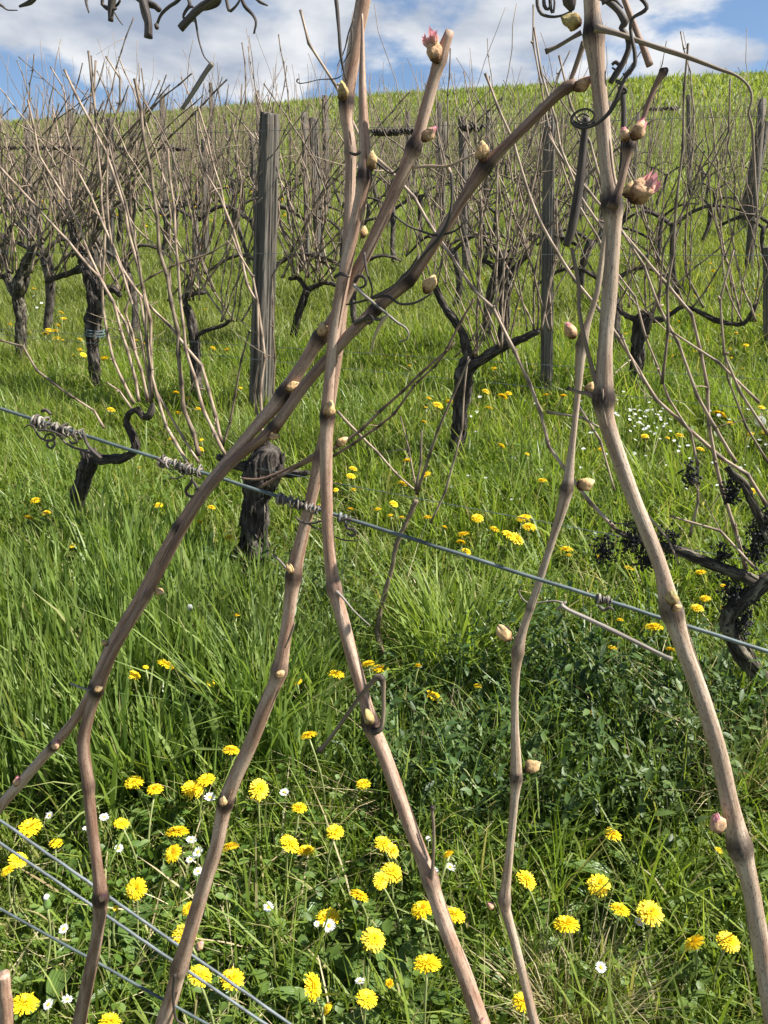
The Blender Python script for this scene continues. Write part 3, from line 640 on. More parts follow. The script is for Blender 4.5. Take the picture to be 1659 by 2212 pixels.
for q in [(1310,1185,80,70,60),(1370,1160,60,80,60),(1405,1190,80,90,90),(1450,1170,50,60,40),(1590,1300,60,130,110),(1615,1330,40,110,60),(1640,1175,50,110,80),(1665,1130,50,90,60),(1495,1030,26,50,40),(1585,1060,34,70,60),(1560,1200,40,60,40)]:
    dried_bunch(v3, q[0], q[1], q[2]*.8, q[3]*.9, 2.0, int(q[4]*1.25))
# young replacement vine in the middle
vine([(846,1480,14),(838,1440,13),(824,1395,16),(818,1345,12),(828,1290,12),(845,1220,12),(862,1160,12),(885,1105,14),(898,1070,14)], [],
  [(g_,10,[(900,1068),(905,1040),(915,1010),(940,950),(965,890),(990,820),(1015,775)]),(g_,9,[(898,1060),(908,1000),(910,940),(912,930)]),(p_,6,[(900,1062),(884,1000),(880,950),(868,900)]),(p_,7,[(930,1130),(985,990),(1010,780),(1010,770)])],
  gpix(846, 1470), 'thin young vine stem rising from the weeds at the centre', 'young vines', 'grey_cane', .12)

# second row
def auto_shoots(c, heads, n, vt, spread=120, w=6.0):
    out = []
    for i in range(n):
        u, v = heads[i % len(heads)]; u += RNG.normal(0, 14)
        top = vt+RNG.normal(0, 70); du = RNG.normal(0, spread); pl = []
        b = RNG.normal(0, 42)
        for t in np.linspace(0, 1, 6): pl.append((u+du*t**1.25+b*math.sin(t*math.pi)+RNG.normal(0, 5), v+(top-v)*t))
        out.append((p_ if RNG.random() < .45 else g_, w*RNG.uniform(.6, 1.15), pl))
    return out
G2 = 'gnarled vines of the second row'
def v2row(bp, arms, heads, n, vt, label, mat='old_bark', spread=150, extra=()):
    c = gpix(bp[0][0], bp[0][1]-3); return vine(bp, arms, list(extra)+auto_shoots(c, heads, int(n*2.6), vt, spread), c, label, G2, mat)
v2row([(46,806,24),(42,745,28),(38,680,32),(32,640,34),(38,610,40),(45,580,30)], [[(32,640,20),(10,600,16),(-30,590,14)],[(45,590,22),(70,540,18),(95,520,14)]], [(38,590),(10,600),(85,520)], 12, 230, 'old vine with pale shredded bark near the left edge', 'old_bark_lichen')
v2row([(213,862,24),(206,790,30),(200,715,36),(206,660,50),(197,610,44),(180,560,34)], [[(182,575,22),(150,590,17),(120,600,14),(95,608,11)],[(205,640,26),(240,625,20),(262,640,16)],[(180,560,26),(160,520,22),(150,480,16)]], [(180,550),(110,600),(250,628),(150,480)], 14, 200, 'old vine with a blue tie round its trunk')
c = gpix(213, 860)
P_ = onrow(204, 718, c, S); mb = MB(); k_ = depth(P_)/FPX
for dz in (-8, -2, 4):
    t = np.linspace(0, 2*np.pi, 22); rr = 21*k_
    mb.tube(np.c_[P_[0]+rr*np.cos(t), P_[1]+rr*np.sin(t), P_[2]+dz*k_+.004*np.sin(2*t)], .0028, 5)
mb.tube([onrow(216, 720, c-.03, S), onrow(224, 712, c-.04, S), onrow(222, 730, c-.04, S)], .0022, 5)
tag(mb.build('vine_tie', 'twine_blue', origin=P_), 'faded blue-green tie wound round an old trunk', 'tie')
v2row([(430,893,26),(426,820,30),(421,740,30),(412,690,28),(402,658,22)], [[(404,660,16),(398,640,14),(420,632,12),(445,630,11)],[(420,730,15),(450,712,12),(485,700,11),(500,690,9)]], [(400,650),(440,630),(490,695)], 10, 210, 'leaning dark vine just left of the big split post')
v2row([(632,756,17),(640,705,19),(656,655,21),(668,625,20)], [[(664,630,16),(648,603,13),(625,600,10)],[(668,625,16),(700,610,12),(740,618,11)]], [(640,600),(690,610)], 9, 230, 'slim vine with bent neck just right of the big split post')
v2row([(982,1010,34),(985,935,40),(990,865,44),(996,805,50),(1016,775,40)], [[(1002,800,34),(1060,765,28),(1120,737,22),(1172,715,17)],[(1016,780,26),(992,712,24),(957,662,22),(940,625,18)]], [(942,620),(1080,752),(1165,715),(1016,772)], 12, 240, 'tall dark forked vine at the centre right in open grass')
v2row([(1084,802,26),(1090,710,30),(1096,610,34),(1100,560,24)], [[(1096,600,18),(1130,560,14),(1150,545,11)],[(1094,610,18),(1060,570,14),(1040,560,12)]], [(1100,560),(1140,550),(1045,560)], 11, 230, 'straight dark vine left of the second grey post')
v2row([(1366,862,28),(1374,800,34),(1378,730,36),(1388,690,44),(1395,672,30)], [[(1388,690,20),(1430,692,14),(1480,662,12),(1540,690,13),(1600,700,12),(1628,660,10)],[(1385,690,18),(1350,680,14),(1330,660,12)]], [(1390,675),(1600,695),(1480,665),(1340,665)], 10, 260, 'black knobbly vine behind the thickest cane')

# posts
def post(u0, v0, u1, v1, w, label, c=None, split=False, group='weathered vineyard posts'):
    p = hit(u1, v1); cc = c if c is not None else p[1]+S*p[0]
    B = onrow(u1, v1, cc, S); T = onrow(u0, v0, cc, S); r = w/2*depth((B+T)/2)/FPX
    n = 30; t = np.linspace(-.06, 1, n); P = B+(T-B)*t[:, None]; sides = 40 if w > 22 else 22
    ph = np.linspace(0, 2*np.pi, sides, endpoint=False)
    prof = .86+.14*np.cos(ph*2+RNG.uniform(0, 3))+.07*np.sin(ph*3+RNG.uniform(0, 6))+RNG.normal(0, .035, sides)
    th = ph+R(107); a0 = R(217) if split else R(205)+RNG.normal(0, .25)
    box = np.minimum(.80/np.maximum(np.abs(np.cos(th-a0)), .05), .98/np.maximum(np.abs(np.sin(th-a0)), .05))
    prof = np.minimum(box, 1.08)*(.93 if split else .95)+RNG.normal(0, .03, sides)
    cr = [(RNG.integers(0, sides), RNG.integers(0, n-8), RNG.integers(6, 20), RNG.uniform(.10, .24)) for _ in range(9 if w > 22 else 3)]
    def mod(n_, s_):
        m = prof[None, :]*(1+RNG.normal(0, .018, (n_, s_)))*np.linspace(1.03, .95, n_)[:, None]
        for j, i0, ln, dp in cr: m[i0:i0+ln, j] *= 1-dp; m[i0+2:i0+ln//2, (j+1) % s_] *= 1-dp*.5
        m[-1] *= .9; return m
    mb = MB(); mb.tube(P, r, sides, mod, None, 0, r)
    v = np.array(mb.v[-1]); top = v[-sides:]; top[:, 2] += RNG.normal(0, r*.10, sides)+np.cos(ph)*r*.15; v[-sides:] = top; mb.v[-1] = v
    b = mb.bc[-1]; b -= b.mean(0)*np.array((1, 1, 0)); mb.bc[-1] = b
    return tag(mb.build('wooden_post', 'weathered_post', origin=B, smooth=False), label, 'post', group)
pb = post(583,246,566,898,45,'big split grey post with one dark face, nearest of the posts', None, True)
cpb = gpix(566, 898)
sB, sT = onrow(549, 893, cpb-.02, S), onrow(560, 440, cpb-.02, S); t = np.linspace(0, 1, 24)[:, None]; mb = MB(); nn_ = RNG.normal(0, .10, 14)
mb.tube(sB+(sT-sB)*t, np.linspace(.036, .026, 24), 14, lambda n, s_: np.clip(.9+nn_[None, :]+RNG.normal(0, .03, (n, s_)), .6, 1.2), None, 0, .03)
o = mb.build('side_slab', 'weathered_post', pb, origin=sB, smooth=False); o['label'] = 'shorter dark slab split off the left face'
post(1186,250,1180,857,33,'grey post right of centre, second widest, partly behind pale canes')
post(1652,262,1602,512,27,'post leaning left at the right edge')
post(1656,535,1656,760,14,'post cut by the right edge low in the grass')
for q in [(676,255,692,585,24),(702,206,706,470,14),(948,222,948,440,15),(998,252,1008,600,18),(237,256,240,590,20),(350,206,358,480,15),(555,196,560,420,9),(455,178,458,400,9),(440,300,446,560,16),(60,270,66,560,16),(150,235,150,500,14),(1262,250,1262,470,14),(1487,205,1490,430,10),(880,240,884,440,10)]:
    post(*q, 'slim grey post among the massed canes of the rows behind', group='slim posts in the rows behind')

# wires along the rows behind
def rwire(u0, v0, u1, v1, c, label, d=.0022):
    a, b = onrow(u0, v0, c, S), onrow(u1, v1, c, S); e = b-a
    return wire(a-e*.25, b+e*.25, d, label, 'trellis_steel', 'wires of the rows behind', 0, 20)
rwire(740,1046,1640,1215,2.25,'thin wire running low through the grass behind the thickest cane')
rwire(0,711,1659,820,3.62,'upper of the paired wires at knee height along the second row')
rwire(0,722,1659,886,3.60,'lower of the paired wires at knee height along the second row')
rwire(0,545,1659,552,3.70,'green wire along the second row at the height of the vine heads')
rwire(0,300,1659,250,3.75,'topmost wire of the second row across the big split post')
rwire(0,318,1659,330,5.4,'wire of the third row hung with dark tendril scraps at the left')
rwire(0,290,1659,225,7.2,'faint high wire of the fourth row under the green hill')
def scraps(u0, u1, vf, c, label, n):
    A = onrow(u0, vf(u0), c, S); mb = MB()
    for i in range(n):
        u = RNG.uniform(u0, u1); p = onrow(u, vf(u), c, S)
        t = np.linspace(0, RNG.uniform(6, 16), 16); r = RNG.uniform(.006, .015)
        mb.tube(np.c_[p[0]+(t-t.mean())*.0055, p[1]+r*np.cos(t), p[2]+r*np.sin(t)-.004], RNG.uniform(.002, .004), 4)
    return tag(mb.build('tendril_scraps', 'dead_wood', origin=A), label, 'tendril', 'tendril scraps on the far wires')
scraps(-20, 180, lambda u: 318+u*.0072, 5.4, 'dark tendril scraps on the wire at the left edge under the sky', 60)
scraps(235, 290, lambda u: 318+u*.0072, 5.4, 'short run of dark tendril scraps left of the swollen-topped cane', 18)
scraps(355, 400, lambda u: 318+u*.0072, 5.4, 'knot of dark tendril scraps right of the swollen-topped cane', 22)
scraps(815, 905, lambda u: 300-u*.03+9, 3.74, 'thick dead cane piece bound to the wire right of the central canes', 40)
scraps(1000, 1040, lambda u: 300-u*.03+5, 3.74, 'small tendril scrap on the wire right of the pink-budded cane', 14)
scraps(1390, 1460, lambda u: 290-u*.039, 7.2, 'tendril scraps on the high wire under the green hill at the right', 26)

# ------------------------------------------------------------------ vines of the farther rows
def local_vine(simple):
    """a bare grapevine in its own coordinates: x along the row, z up; returns trunk and shoots"""
    tr = MB(); h = RNG.uniform(.5, .68); lean = RNG.normal(0, .08, 2)
    t = np.linspace(0, 1, 9); P = np.c_[lean[0]*t+.03*np.sin(t*5+RNG.uniform(0, 6)), lean[1]*t, -.06+t*(h+.06)]
    tr.tube(P, np.interp(t, [0, .5, 1], [.034, .028, .038])*RNG.uniform(.7, 1.15), 8, knobbly(.12))
    tips = []
    for sg in (-1, 1):
        L = RNG.uniform(.22, .5); t = np.linspace(0, 1, 7)
        A = np.c_[P[-1, 0]+sg*L*t, P[-1, 1]+.05*np.sin(t*4), h-.03+.10*np.sin(t*RNG.uniform(1.5, 4))+.05*t]
        tr.tube(A, np.linspace(.018, .009, 7), 6, knobbly(.12)); tips += [A[2], A[4], A[6]]
    shoots = []
    for q in range(RNG.integers(16, 23)):
        b = tips[RNG.integers(len(tips))]; Hh = RNG.uniform(.75, 1.35); dx, dy = RNG.normal(0, .20), RNG.normal(0, .10); bx = RNG.normal(0, .07)
        t = np.linspace(0, 1, 13); K = np.c_[b[0]+dx*t**1.3+bx*np.sin(t*3.1), b[1]+dy*t, b[2]+Hh*t-.08*np.sin(t*3.1)*abs(dx)*3]
        K[1:-1] += RNG.normal(0, .008, (11, 3)); w = RNG.uniform(.0026, .0044)
        mb = MB(); nd = np.zeros(13); nd[::2] = .5; mb.tube(K, np.linspace(w, w*.55, 13), 5, None, nd)
        if RNG.random() < .6:
            i = RNG.integers(4, 10); e = np.array((RNG.normal(0, .14), RNG.normal(0, .07), RNG.uniform(.05, .25))); tt = np.linspace(0, 1, 5)[:, None]
            mb.tube(K[i]+e*tt, np.linspace(w*.6, .0012, 5), 4)
        shoots.append(mb)
    return tr, shoots
far_rows = [5.45, 7.0, 8.6, 10.3, 12.1, 13.9, 15.8, 17.8, 19.8, 21.8]
protos_parts, protos_one = [], []
def mesh_of(mb, mats):
    o = mb.build('grapevine', mats); me = o.data; bpy.data.objects.remove(o); return me
for i in range(6):
    tr, sh = local_vine(False)
    protos_parts.append((mesh_of(tr, 'old_bark'), [mesh_of(q, 'pale_cane' if RNG.random() < .5 else 'grey_cane') for q in sh]))
for i in range(8):
    tr, sh = local_vine(True); m = tr
    for q in sh:
        b = m.n; m.v += q.v; m.bc += q.bc; m.nd += q.nd; m.n += q.n
        mi = 1 if RNG.random() < .42 else 2
        m.f += [[k_+b for k_ in f] for f in q.f]; m.mi += [mi]*len(q.f)
    protos_one.append(mesh_of(m, ['old_bark', 'pale_cane', 'grey_cane']))
ordn = ['third', 'fourth', 'fifth', 'sixth', 'seventh', 'eighth', 'ninth', 'tenth', 'eleventh', 'twelfth']
dirx = np.array((1, -S)); 
for ri, c in enumerate(far_rows):
    x = -.78*c
    while x < .74*c:
        xx = x+RNG.normal(0, .08); yy = c-S*xx+RNG.normal(0, .05)
        right = xx/yy > .2
        x += RNG.uniform(.72, .98)
        if xx/yy > .3 and ri > 6: continue
        z = float(ground(xx, yy)); sc = RNG.uniform(.9, 1.12)*(1.08 if xx/yy < -.1 else .88 if right else .95)
        rz = -math.atan(S)+RNG.normal(0, .12)+(math.pi if RNG.random() < .5 else 0)
        lab = f'bare grapevine in the {ordn[ri]} row back, dark trunk under a fan of pale canes'
        if ri < 2:
            me, shs = protos_parts[RNG.integers(6)]
            o = bpy.data.objects.new('grapevine', me); C.objects.link(o)
            for s_ in shs:
                k_ = bpy.data.objects.new('cane', s_); C.objects.link(k_); k_.parent = o
        else:
            o = bpy.data.objects.new('grapevine', protos_one[RNG.integers(8)]); C.objects.link(o)
            if ri > 3: lab = 'small distant bare grapevine massed with others below the grassy hilltop'
        o.location = (xx, yy, z); o.rotation_euler = (0, 0, rz); o.scale = (sc, sc, sc)
        tag(o, lab, 'grapevine', f'bare vines of the {ordn[ri]} row back' if ri <= 3 else 'small distant vines below the hilltop')
# plain posts of the far rows
for ri, c in enumerate(far_rows[2:8]):
    xs = np.arange(-.72*c, .3*c, 4.2)+RNG.uniform(0, 2)
    for xx in xs:
        yy = c-S*xx; z = float(ground(xx, yy)); hgt = RNG.uniform(1.35, 1.7); r = RNG.uniform(.025, .04)
        mb = MB(); t = np.linspace(-.05, 1, 8)
        mb.tube(np.c_[xx+t*RNG.normal(0, .05), yy+0*t, z+t*hgt], r, 10, knobbly(.06), None, 0, r)
        tag(mb.build('wooden_post', 'weathered_post', origin=(xx, yy, z)), 'thin far post standing among the distant vine rows', 'post', 'thin far posts')

# ------------------------------------------------------------------ ground sheet
def grid_mesh(name, xs, ys, mat):
    X, Y = np.meshgrid(xs, ys); Z = ground(X, Y); nx, ny = len(xs), len(ys)
    V = np.stack([X, Y, Z], -1).reshape(-1, 3); i = np.arange(nx*ny).reshape(ny, nx)
    F = np.stack([i[:-1, :-1], i[:-1, 1:], i[1:, 1:], i[1:, :-1]], -1).reshape(-1, 4)
    me = bpy.data.meshes.new(name); me.from_pydata(V.tolist(), [], F.tolist()); me.materials.append(MATS[mat])
    me.polygons.foreach_set('use_smooth', [True]*len(me.polygons))
    o = bpy.data.objects.new(name, me); C.objects.link(o); return o
xs = np.unique(np.concatenate([np.linspace(-7, 7, 141), np.linspace(-40, 40, 81), np.linspace(-260, 260, 53)]))
ys = np.unique(np.concatenate([np.linspace(-3, 10, 131), np.linspace(10, 40, 61), np.linspace(40, 100, 61), np.linspace(100, 380, 29)]))
o = grid_mesh('meadow', xs, ys, 'meadow_soil'); o['kind'] = 'structure'; o['label'] = 'sloping green meadow rising to the hilltop'

# ------------------------------------------------------------------ vegetation sheets (numpy)
def mesh_np(name, V, F4, F3, attrs, mat, label, kind='stuff', cat=None):
    me = bpy.data.meshes.new(name); nv = len(V); n4, n3 = len(F4), len(F3)
    me.vertices.add(nv); me.vertices.foreach_set('co', V.astype(np.float32).ravel())
    me.loops.add(n4*4+n3*3); me.polygons.add(n4+n3)
    me.loops.foreach_set('vertex_index', np.concatenate([F4.ravel(), F3.ravel()]).astype(np.int32))
    ls = np.concatenate([np.arange(n4)*4, n4*4+np.arange(n3)*3]).astype(np.int32)
    me.polygons.foreach_set('loop_start', ls)
    me.polygons.foreach_set('use_smooth', np.ones(n4+n3, bool))
    me.update(calc_edges=True)
    for k_, a in attrs.items():
        if a.ndim == 1: me.attributes.new(k_, 'FLOAT', 'POINT').data.foreach_set('value', a.astype(np.float32))
        else: me.attributes.new(k_, 'FLOAT_VECTOR', 'POINT').data.foreach_set('vector', a.astype(np.float32).ravel())
    me.materials.append(MATS[mat]); o = bpy.data.objects.new(name, me); C.objects.link(o)
    return tag(o, label, cat, None, kind)
def blades(name, x, y, L, W, lean, mat, label, az=None, curl=None, rnd=None, z0=None, kind='stuff', cat=None):
    n = len(x); z = (ground(x, y) if z0 is None else z0)-.012
    az = RNG.uniform(0, 2*np.pi, n) if az is None else az
    curl = RNG.uniform(.0, .55, n) if curl is None else curl
    t = np.array([0, .36, .72, 1.0]); wp = np.array([.85, 1.0, .66, 0])
    hz = np.sin(lean)[:, None]*t+curl[:, None]*t**2.4; vz = np.cos(lean)[:, None]*t-.45*curl[:, None]*t**2.6
    D = np.stack([np.cos(az), np.sin(az)], -1)
    cen = np.empty((n, 4, 3)); cen[..., 0] = x[:, None]+L[:, None]*hz*D[:, :1]; cen[..., 1] = y[:, None]+L[:, None]*hz*D[:, 1:]; cen[..., 2] = z[:, None]+L[:, None]*vz
    tw = az+np.pi/2+RNG.normal(0, .7, n); Wd = np.stack([np.cos(tw), np.sin(tw), RNG.normal(0, .2, n)], -1)
    half = (W[:, None]*wp)[..., None]*Wd[:, None, :]*.5
    V = np.empty((n, 7, 3)); V[:, 0:6:2] = cen[:, :3]-half[:, :3]; V[:, 1:6:2] = cen[:, :3]+half[:, :3]; V[:, 6] = cen[:, 3]
    b = np.arange(n)[:, None]*7
    F4 = np.concatenate([b+np.array([0, 1, 3, 2]), b+np.array([2, 3, 5, 4])]); F3 = b+np.array([4, 5, 6])
    rnd = RNG.random(n) if rnd is None else rnd
    return mesh_np(name, V.reshape(-1, 3), F4, F3, {'rnd': np.repeat(rnd, 7)}, mat, label, kind, cat)
def wedge(n, y0, y1, margin=.8, p=1.0):
    """points of the visible wedge, with a margin to both sides"""
    y = y0+(y1-y0)*RNG.random(n)**p; w = .56*y+margin
    # thin by width so density is even over the ground
    keep = RNG.random(n) < w/(.56*y1+margin); y = y[keep]; w = w[keep]
    return RNG.uniform(-1, 1, len(y))*w, y
def field(x, y, s, seed):
    return (np.sin(x*s+seed)*np.sin(y*s*1.13+seed*2.1)+np.sin(x*s*2.3+y*s*1.7+seed*.7)*.6+np.sin(x*s*.6-y*s*3.1+seed*3)*.5)/2.1
def near(u, v): p = hit(u, v); return p[0], p[1]
# dark weedy patches and tall tufts, standing where the photograph has them
WEED = [(1000,1640,.30),(1200,1600,.32),(1400,1600,.30),(1350,1720,.24),(950,1690,.2),(1220,1700,.24),(1500,1690,.18),(1100,1740,.18),(880,1680,.16),(600,1330,.30),(520,1400,.22),(690,1420,.20),(1250,1480,.24),(1450,1500,.22),(1590,1580,.14)]
WEEDP = [(*near(u, v), r) for u, v, r in WEED]
def inpatch(x, y, P):
    d = np.full(len(x), 9.0)
    for px, py, r in P: d = np.minimum(d, np.hypot(x-px, y-py)/r)
    return d
TALL = [(150,1500,.32),(60,1650,.2),(330,1600,.28),(420,1420,.28),(130,1330,.3),(560,1560,.18),(620,1640,.12),(300,1250,.3),(640,1520,.12)]
TALLP = [(*near(u, v), r) for u, v, r in TALL]


# where the flowers stand (u, v, width): the grass in front of a flower is kept shorter than the flower
NEARD = [(290,1689,40,'dandelion above the left wires, leftmost of four in a loose row under tall grass'),(335,1704,33,'smaller dandelion just right of the leftmost in the upper lower-left row'),(417,1704,46,'big full-faced dandelion left of the lower left cane, overlapping another'),(445,1684,38,'dandelion half hidden behind the big full-faced one'),(65,1787,46,'flat wide dandelion at the left edge just above the wires'),(263,1778,30,'small dandelion right of the left cane near a grey-green plantain leaf'),(121,1821,27,'small dandelion between the wires and the left cane'),(383,1797,50,'wide dandelion above its smaller twin, beside white daisies'),(40,1857,38,'dandelion crossed by the middle wire at the left edge'),(17,1879,30,'small dandelion under the middle wire at the left edge'),(373,1843,40,'dandelion directly below the wide one, beside white daisies'),(497,1830,38,'dandelion touching the right side of the lower left cane'),(294,1920,42,'dandelion seen full face between the two left canes'),(407,1962,30,'dandelion half hidden at the left side of the lower left cane'),(250,1962,13,'tiny dandelion bud beside the upper wire'),(400,2019,50,'dandelion partly behind the lower left cane near a pink bud'),(432,2107,52,'dandelion crossed by the middle wire right of the lower left cane'),(502,2114,48,'dandelion crossed by the upper wire at the lower left'),(53,2167,60,'largest dandelion, at the bottom left corner'),(238,2206,48,'dandelion cut by the bottom edge between the two left canes'),(560,1706,42,'dandelion bent sideways right of the lower left cane, beside a daisy'),
 (785,1693,30,'small dandelion in shade beside the lower central cane'),(647,1745,33,'small dandelion over narrow grass left of the lower central cane'),(724,1796,36,'round dandelion alone in the middle of the lower grass'),(626,1822,42,'dandelion, left one of an overlapping pair below the centre'),(660,1837,37,'dandelion, right one of an overlapping pair below the centre'),(828,1822,38,'dandelion, upper one of a close pair touching the central cane'),(848,1837,30,'dandelion, lower one of a close pair touching the central cane'),(846,1884,48,'big dandelion with long rays left of the central cane'),(823,1902,36,'dandelion drooping under the big long-rayed one'),(776,1934,42,'flat dandelion between the big long-rayed one and a daisy'),(708,1981,50,'dandelion with a white daisy in front of it'),(911,1964,46,'dandelion half behind the left side of the lower central cane'),(982,1976,46,'dandelion just right of the lower central cane'),(968,1845,24,'small dandelion beside a daisy right of the short upright twig'),(807,2029,50,'round dandelion on a tall visible stem at the bottom centre'),(923,2081,55,'big dandelion near the lower central cane at the bottom'),(793,2157,44,'dandelion low at the bottom edge under the tall-stemmed one'),
 (1323,1802,38,'lone dandelion in front of the dark weeds at the right'),(1138,1899,42,'dandelion right of the slender upright cane, near its foot'),(1293,1911,50,'tilted dandelion on a tall stem, topmost of the lower right group'),(1223,1996,52,'full-faced dandelion, leftmost and lowest of the lower right group'),(1339,1964,41,'round dandelion on a straight stem in the middle of the lower right group'),(1405,1971,54,'flat wide dandelion above a closed daisy in the lower right group'),(1499,2036,46,'dandelion with a brown wilted centre near the thickest cane'),(1574,2034,46,'dandelion facing right beside the thickest cane'),(1131,2164,46,'dandelion crossed by the foot of the slender upright cane'),(1553,1836,17,'dandelion almost hidden by the thickest cane'),
 (359,1435,36,'dandelion in tall grass, right one of a pair left of the crossing canes'),(289,1458,28,'dandelion in tall grass, left one of a pair left of the crossing canes'),(500,1621,37,'dandelion between the left canes in dark tall grass'),(457,1476,20,'small dandelion deep in tall grass between the left canes'),(666,1588,37,'dandelion above the tip of the hooked dead side shoot'),(641,1473,22,'small dandelion touching the lower left cane near its round bud'),(726,1456,36,'double dandelion left of the central cane'),(820,1444,38,'dandelion just above the hooked dead side shoot, right of the central cane'),(795,1433,28,'dandelion half behind the central cane above the hooked side shoot'),(903,1438,20,'small dandelion right of the young vine foot'),(935,1503,38,'flat dandelion in the dark weeds right of the hooked side shoot'),(1033,1481,20,'orange-tinged dandelion bud on dark weeds at the centre right'),(1281,1539,24,'single dandelion in the middle of the dark weeds'),(1413,1354,36,'dandelion tucked behind the thickest cane under the wire'),(1448,1403,24,'dandelion at the tip of the snapped grey stick')]
MIDD = [('dandelion in the grass round the first-row stump and the left canes', [(63,1119,22),(100,1108,18),(156,1179,18),(495,1161,20),(433,1128,20),(510,1329,16),(76,1081,20),(342,1091,18),(457,1096,16),(588,1026,14),(653,1091,14),(690,1095,16),(315,1441,12)]),
 ('dandelion scattered in open grass between the central cane and the tall forked vine', [(923,1118,22),(868,1118,16),(1000,1154,26),(996,1171,20),(1008,1191,20),(1031,1119,24),(1068,1143,20),(1100,1156,30),(843,1113,12),(960,1138,14),(880,995,20),(763,1012,17),(758,1028,18),(920,1025,20),(868,1045,22),(851,1088,18),(730,1043,14),(725,1058,12),(763,1058,14),(816,1100,16),(756,1100,14),(1083,963,17),(916,911,12),(920,880,10)]),
 ('dandelion in the grass behind the slender cane and the thickest cane', [(1131,1119,30),(1143,1138,28),(1116,1163,30),(1223,1186,26),(1228,1199,16),(1293,1203,14),(1359,1227,20),(1513,1236,22),(1563,1266,18),(1523,1293,22),(1506,1313,24),(1564,1312,16),(1339,1339,16),(1323,1399,18),(1139,981,10),(1171,1038,20),(1299,971,14)]),
 ('dandelion in the clumps by the old vines at the left', [(107,713,16),(120,716,20),(122,731,18),(98,720,13),(125,703,13),(137,688,12),(132,675,11),(106,689,11),(22,700,10),(64,717,10),(73,623,9),(173,733,11),(173,756,13),(180,766,14),(225,775,17),(160,767,8),(293,735,12),(313,743,10),(135,735,8)]),
 ('dandelion in the grass round the big split post and the leaning dark vine', [(460,752,14),(490,756,14),(513,851,12),(240,885,17),(385,892,18),(380,848,13),(407,860,13),(428,883,14),(370,948,14),(433,970,16),(435,950,9),(300,1010,8),(520,838,8)]),
 ('dandelion in the grass round the tall forked vine and second grey post', [(835,767,14),(881,770,14),(1066,796,13),(1050,846,17),(1086,856,20),(1098,850,15),(1056,881,17),(971,868,20),(946,875,22),(926,860,12),(1216,855,16),(1179,853,15),(885,790,9),(1110,740,9)]),
 ('dandelion at the right side, beyond the thickest cane', [(1554,894,28),(1576,915,18),(1653,935,22),(1621,938,14),(1468,941,19),(1393,942,15),(1442,946,10),(1513,970,16),(1626,1060,17),(1611,746,12),(1590,720,9),(1645,880,12),(1520,880,9)])]

FL = []
for q in [(u, v, w) for u, v, w, _ in NEARD]+[(676, 2131, 52), (699, 2171, 24)]+[q for _, L_ in MIDD for q in L_]:
    h_ = float(np.clip(RNG.normal(.135, .025), .09, .18))+(.05 if 1420 < q[1] < 1640 and q[0] < 700 else 0)
    p = hit(q[0], q[1], h_); FL.append((q[0], q[1], h_, p, q[2]*depth(p)/FPX))
FH = {(q[0], q[1]): q[2] for q in FL}
def clear(x, y, L, *more):
    keep = np.ones(len(x), bool)
    for u, v, h_, p, sz in FL:
        k_ = np.flatnonzero((np.abs(y-p[1]) < .4) & (np.abs(x-p[0]) < .25))
        if not len(k_): continue
        d = -p[:2]/np.linalg.norm(p[:2]); e = np.stack([x[k_]-p[0], y[k_]-p[1]], -1)
        s_ = e@d; l = np.abs(e@np.array((-d[1], d[0])))
        rise = -p[2]/np.linalg.norm(p[:2])+.20     # the sight line climbs from the flower to the eye, the ground falls
        bad = (s_ > -.05) & (s_ < .36) & (l < sz*.5+.022) & (L[k_]*.92 > h_+np.maximum(s_, 0)*rise-.022)
        keep[k_[bad]] = False
    return (x[keep], y[keep], L[keep], *[m[keep] for m in more])
# short mixed grass, densest near
x, y = wedge(80000, .6, 2.3); n = len(x)
d = inpatch(x, y, WEEDP); k_ = (d > .8) | (RNG.random(n) < .75); x, y, d = x[k_], y[k_], d[k_]; n = len(x)
f_ = field(x, y, 4, 1)
L = np.clip(RNG.lognormal(np.log(.105), .38, n)*(1+.35*f_), .03, .30)
x, y, L = clear(x, y, L); n = len(x)
blades('grass', x, y, L, RNG.uniform(.0022, .0066, n), np.abs(RNG.normal(0, .42, n)), 'grass_blade', 'short mixed meadow grass at the bottom of the picture')
x, y = wedge(220000, 2.2, 5.6); n = len(x); f_ = field(x, y, 2.6, 2)
L = np.clip(RNG.lognormal(np.log(.115), .36, n)*(1+.45*f_), .03, .32)
x, y, L = clear(x, y, L); n = len(x)
blades('grass', x, y, L, RNG.uniform(.0036, .0090, n), np.abs(RNG.normal(0, .38, n)), 'grass_blade', 'meadow grass under the first two vine rows')
x, y = wedge(270000, 5.4, 13, 1.0); n = len(x); f_ = field(x, y, 1.7, 3)
L = np.clip(RNG.lognormal(np.log(.13), .36, n)*(1+.5*f_), .04, .36)
blades('grass', x, y, L*.9, RNG.uniform(.0045, .0095, n), np.abs(RNG.normal(0, .38, n)), 'hill_grass', 'bright meadow grass between the farther rows')
x, y = wedge(170000, 12.5, 32, 2.0); n = len(x); f_ = field(x, y, .8, 4)
blades('grass', x, y, np.clip(RNG.lognormal(np.log(.17), .3, n)*(1+.4*f_), .06, .4), RNG.uniform(.010, .022, n), np.abs(RNG.normal(0, .35, n)), 'hill_grass', 'distant grass of the lower hillside')
x, y = wedge(90000, 31, 66, 4.0); n = len(x); f_ = field(x, y, .35, 5)
blades('grass', x, y, np.clip(RNG.lognormal(np.log(.30), .3, n)*(1+.4*f_), .1, .8), RNG.uniform(.04, .09, n), np.abs(RNG.normal(0, .3, n)), 'hill_grass', 'long grass of the hilltop under the sky')

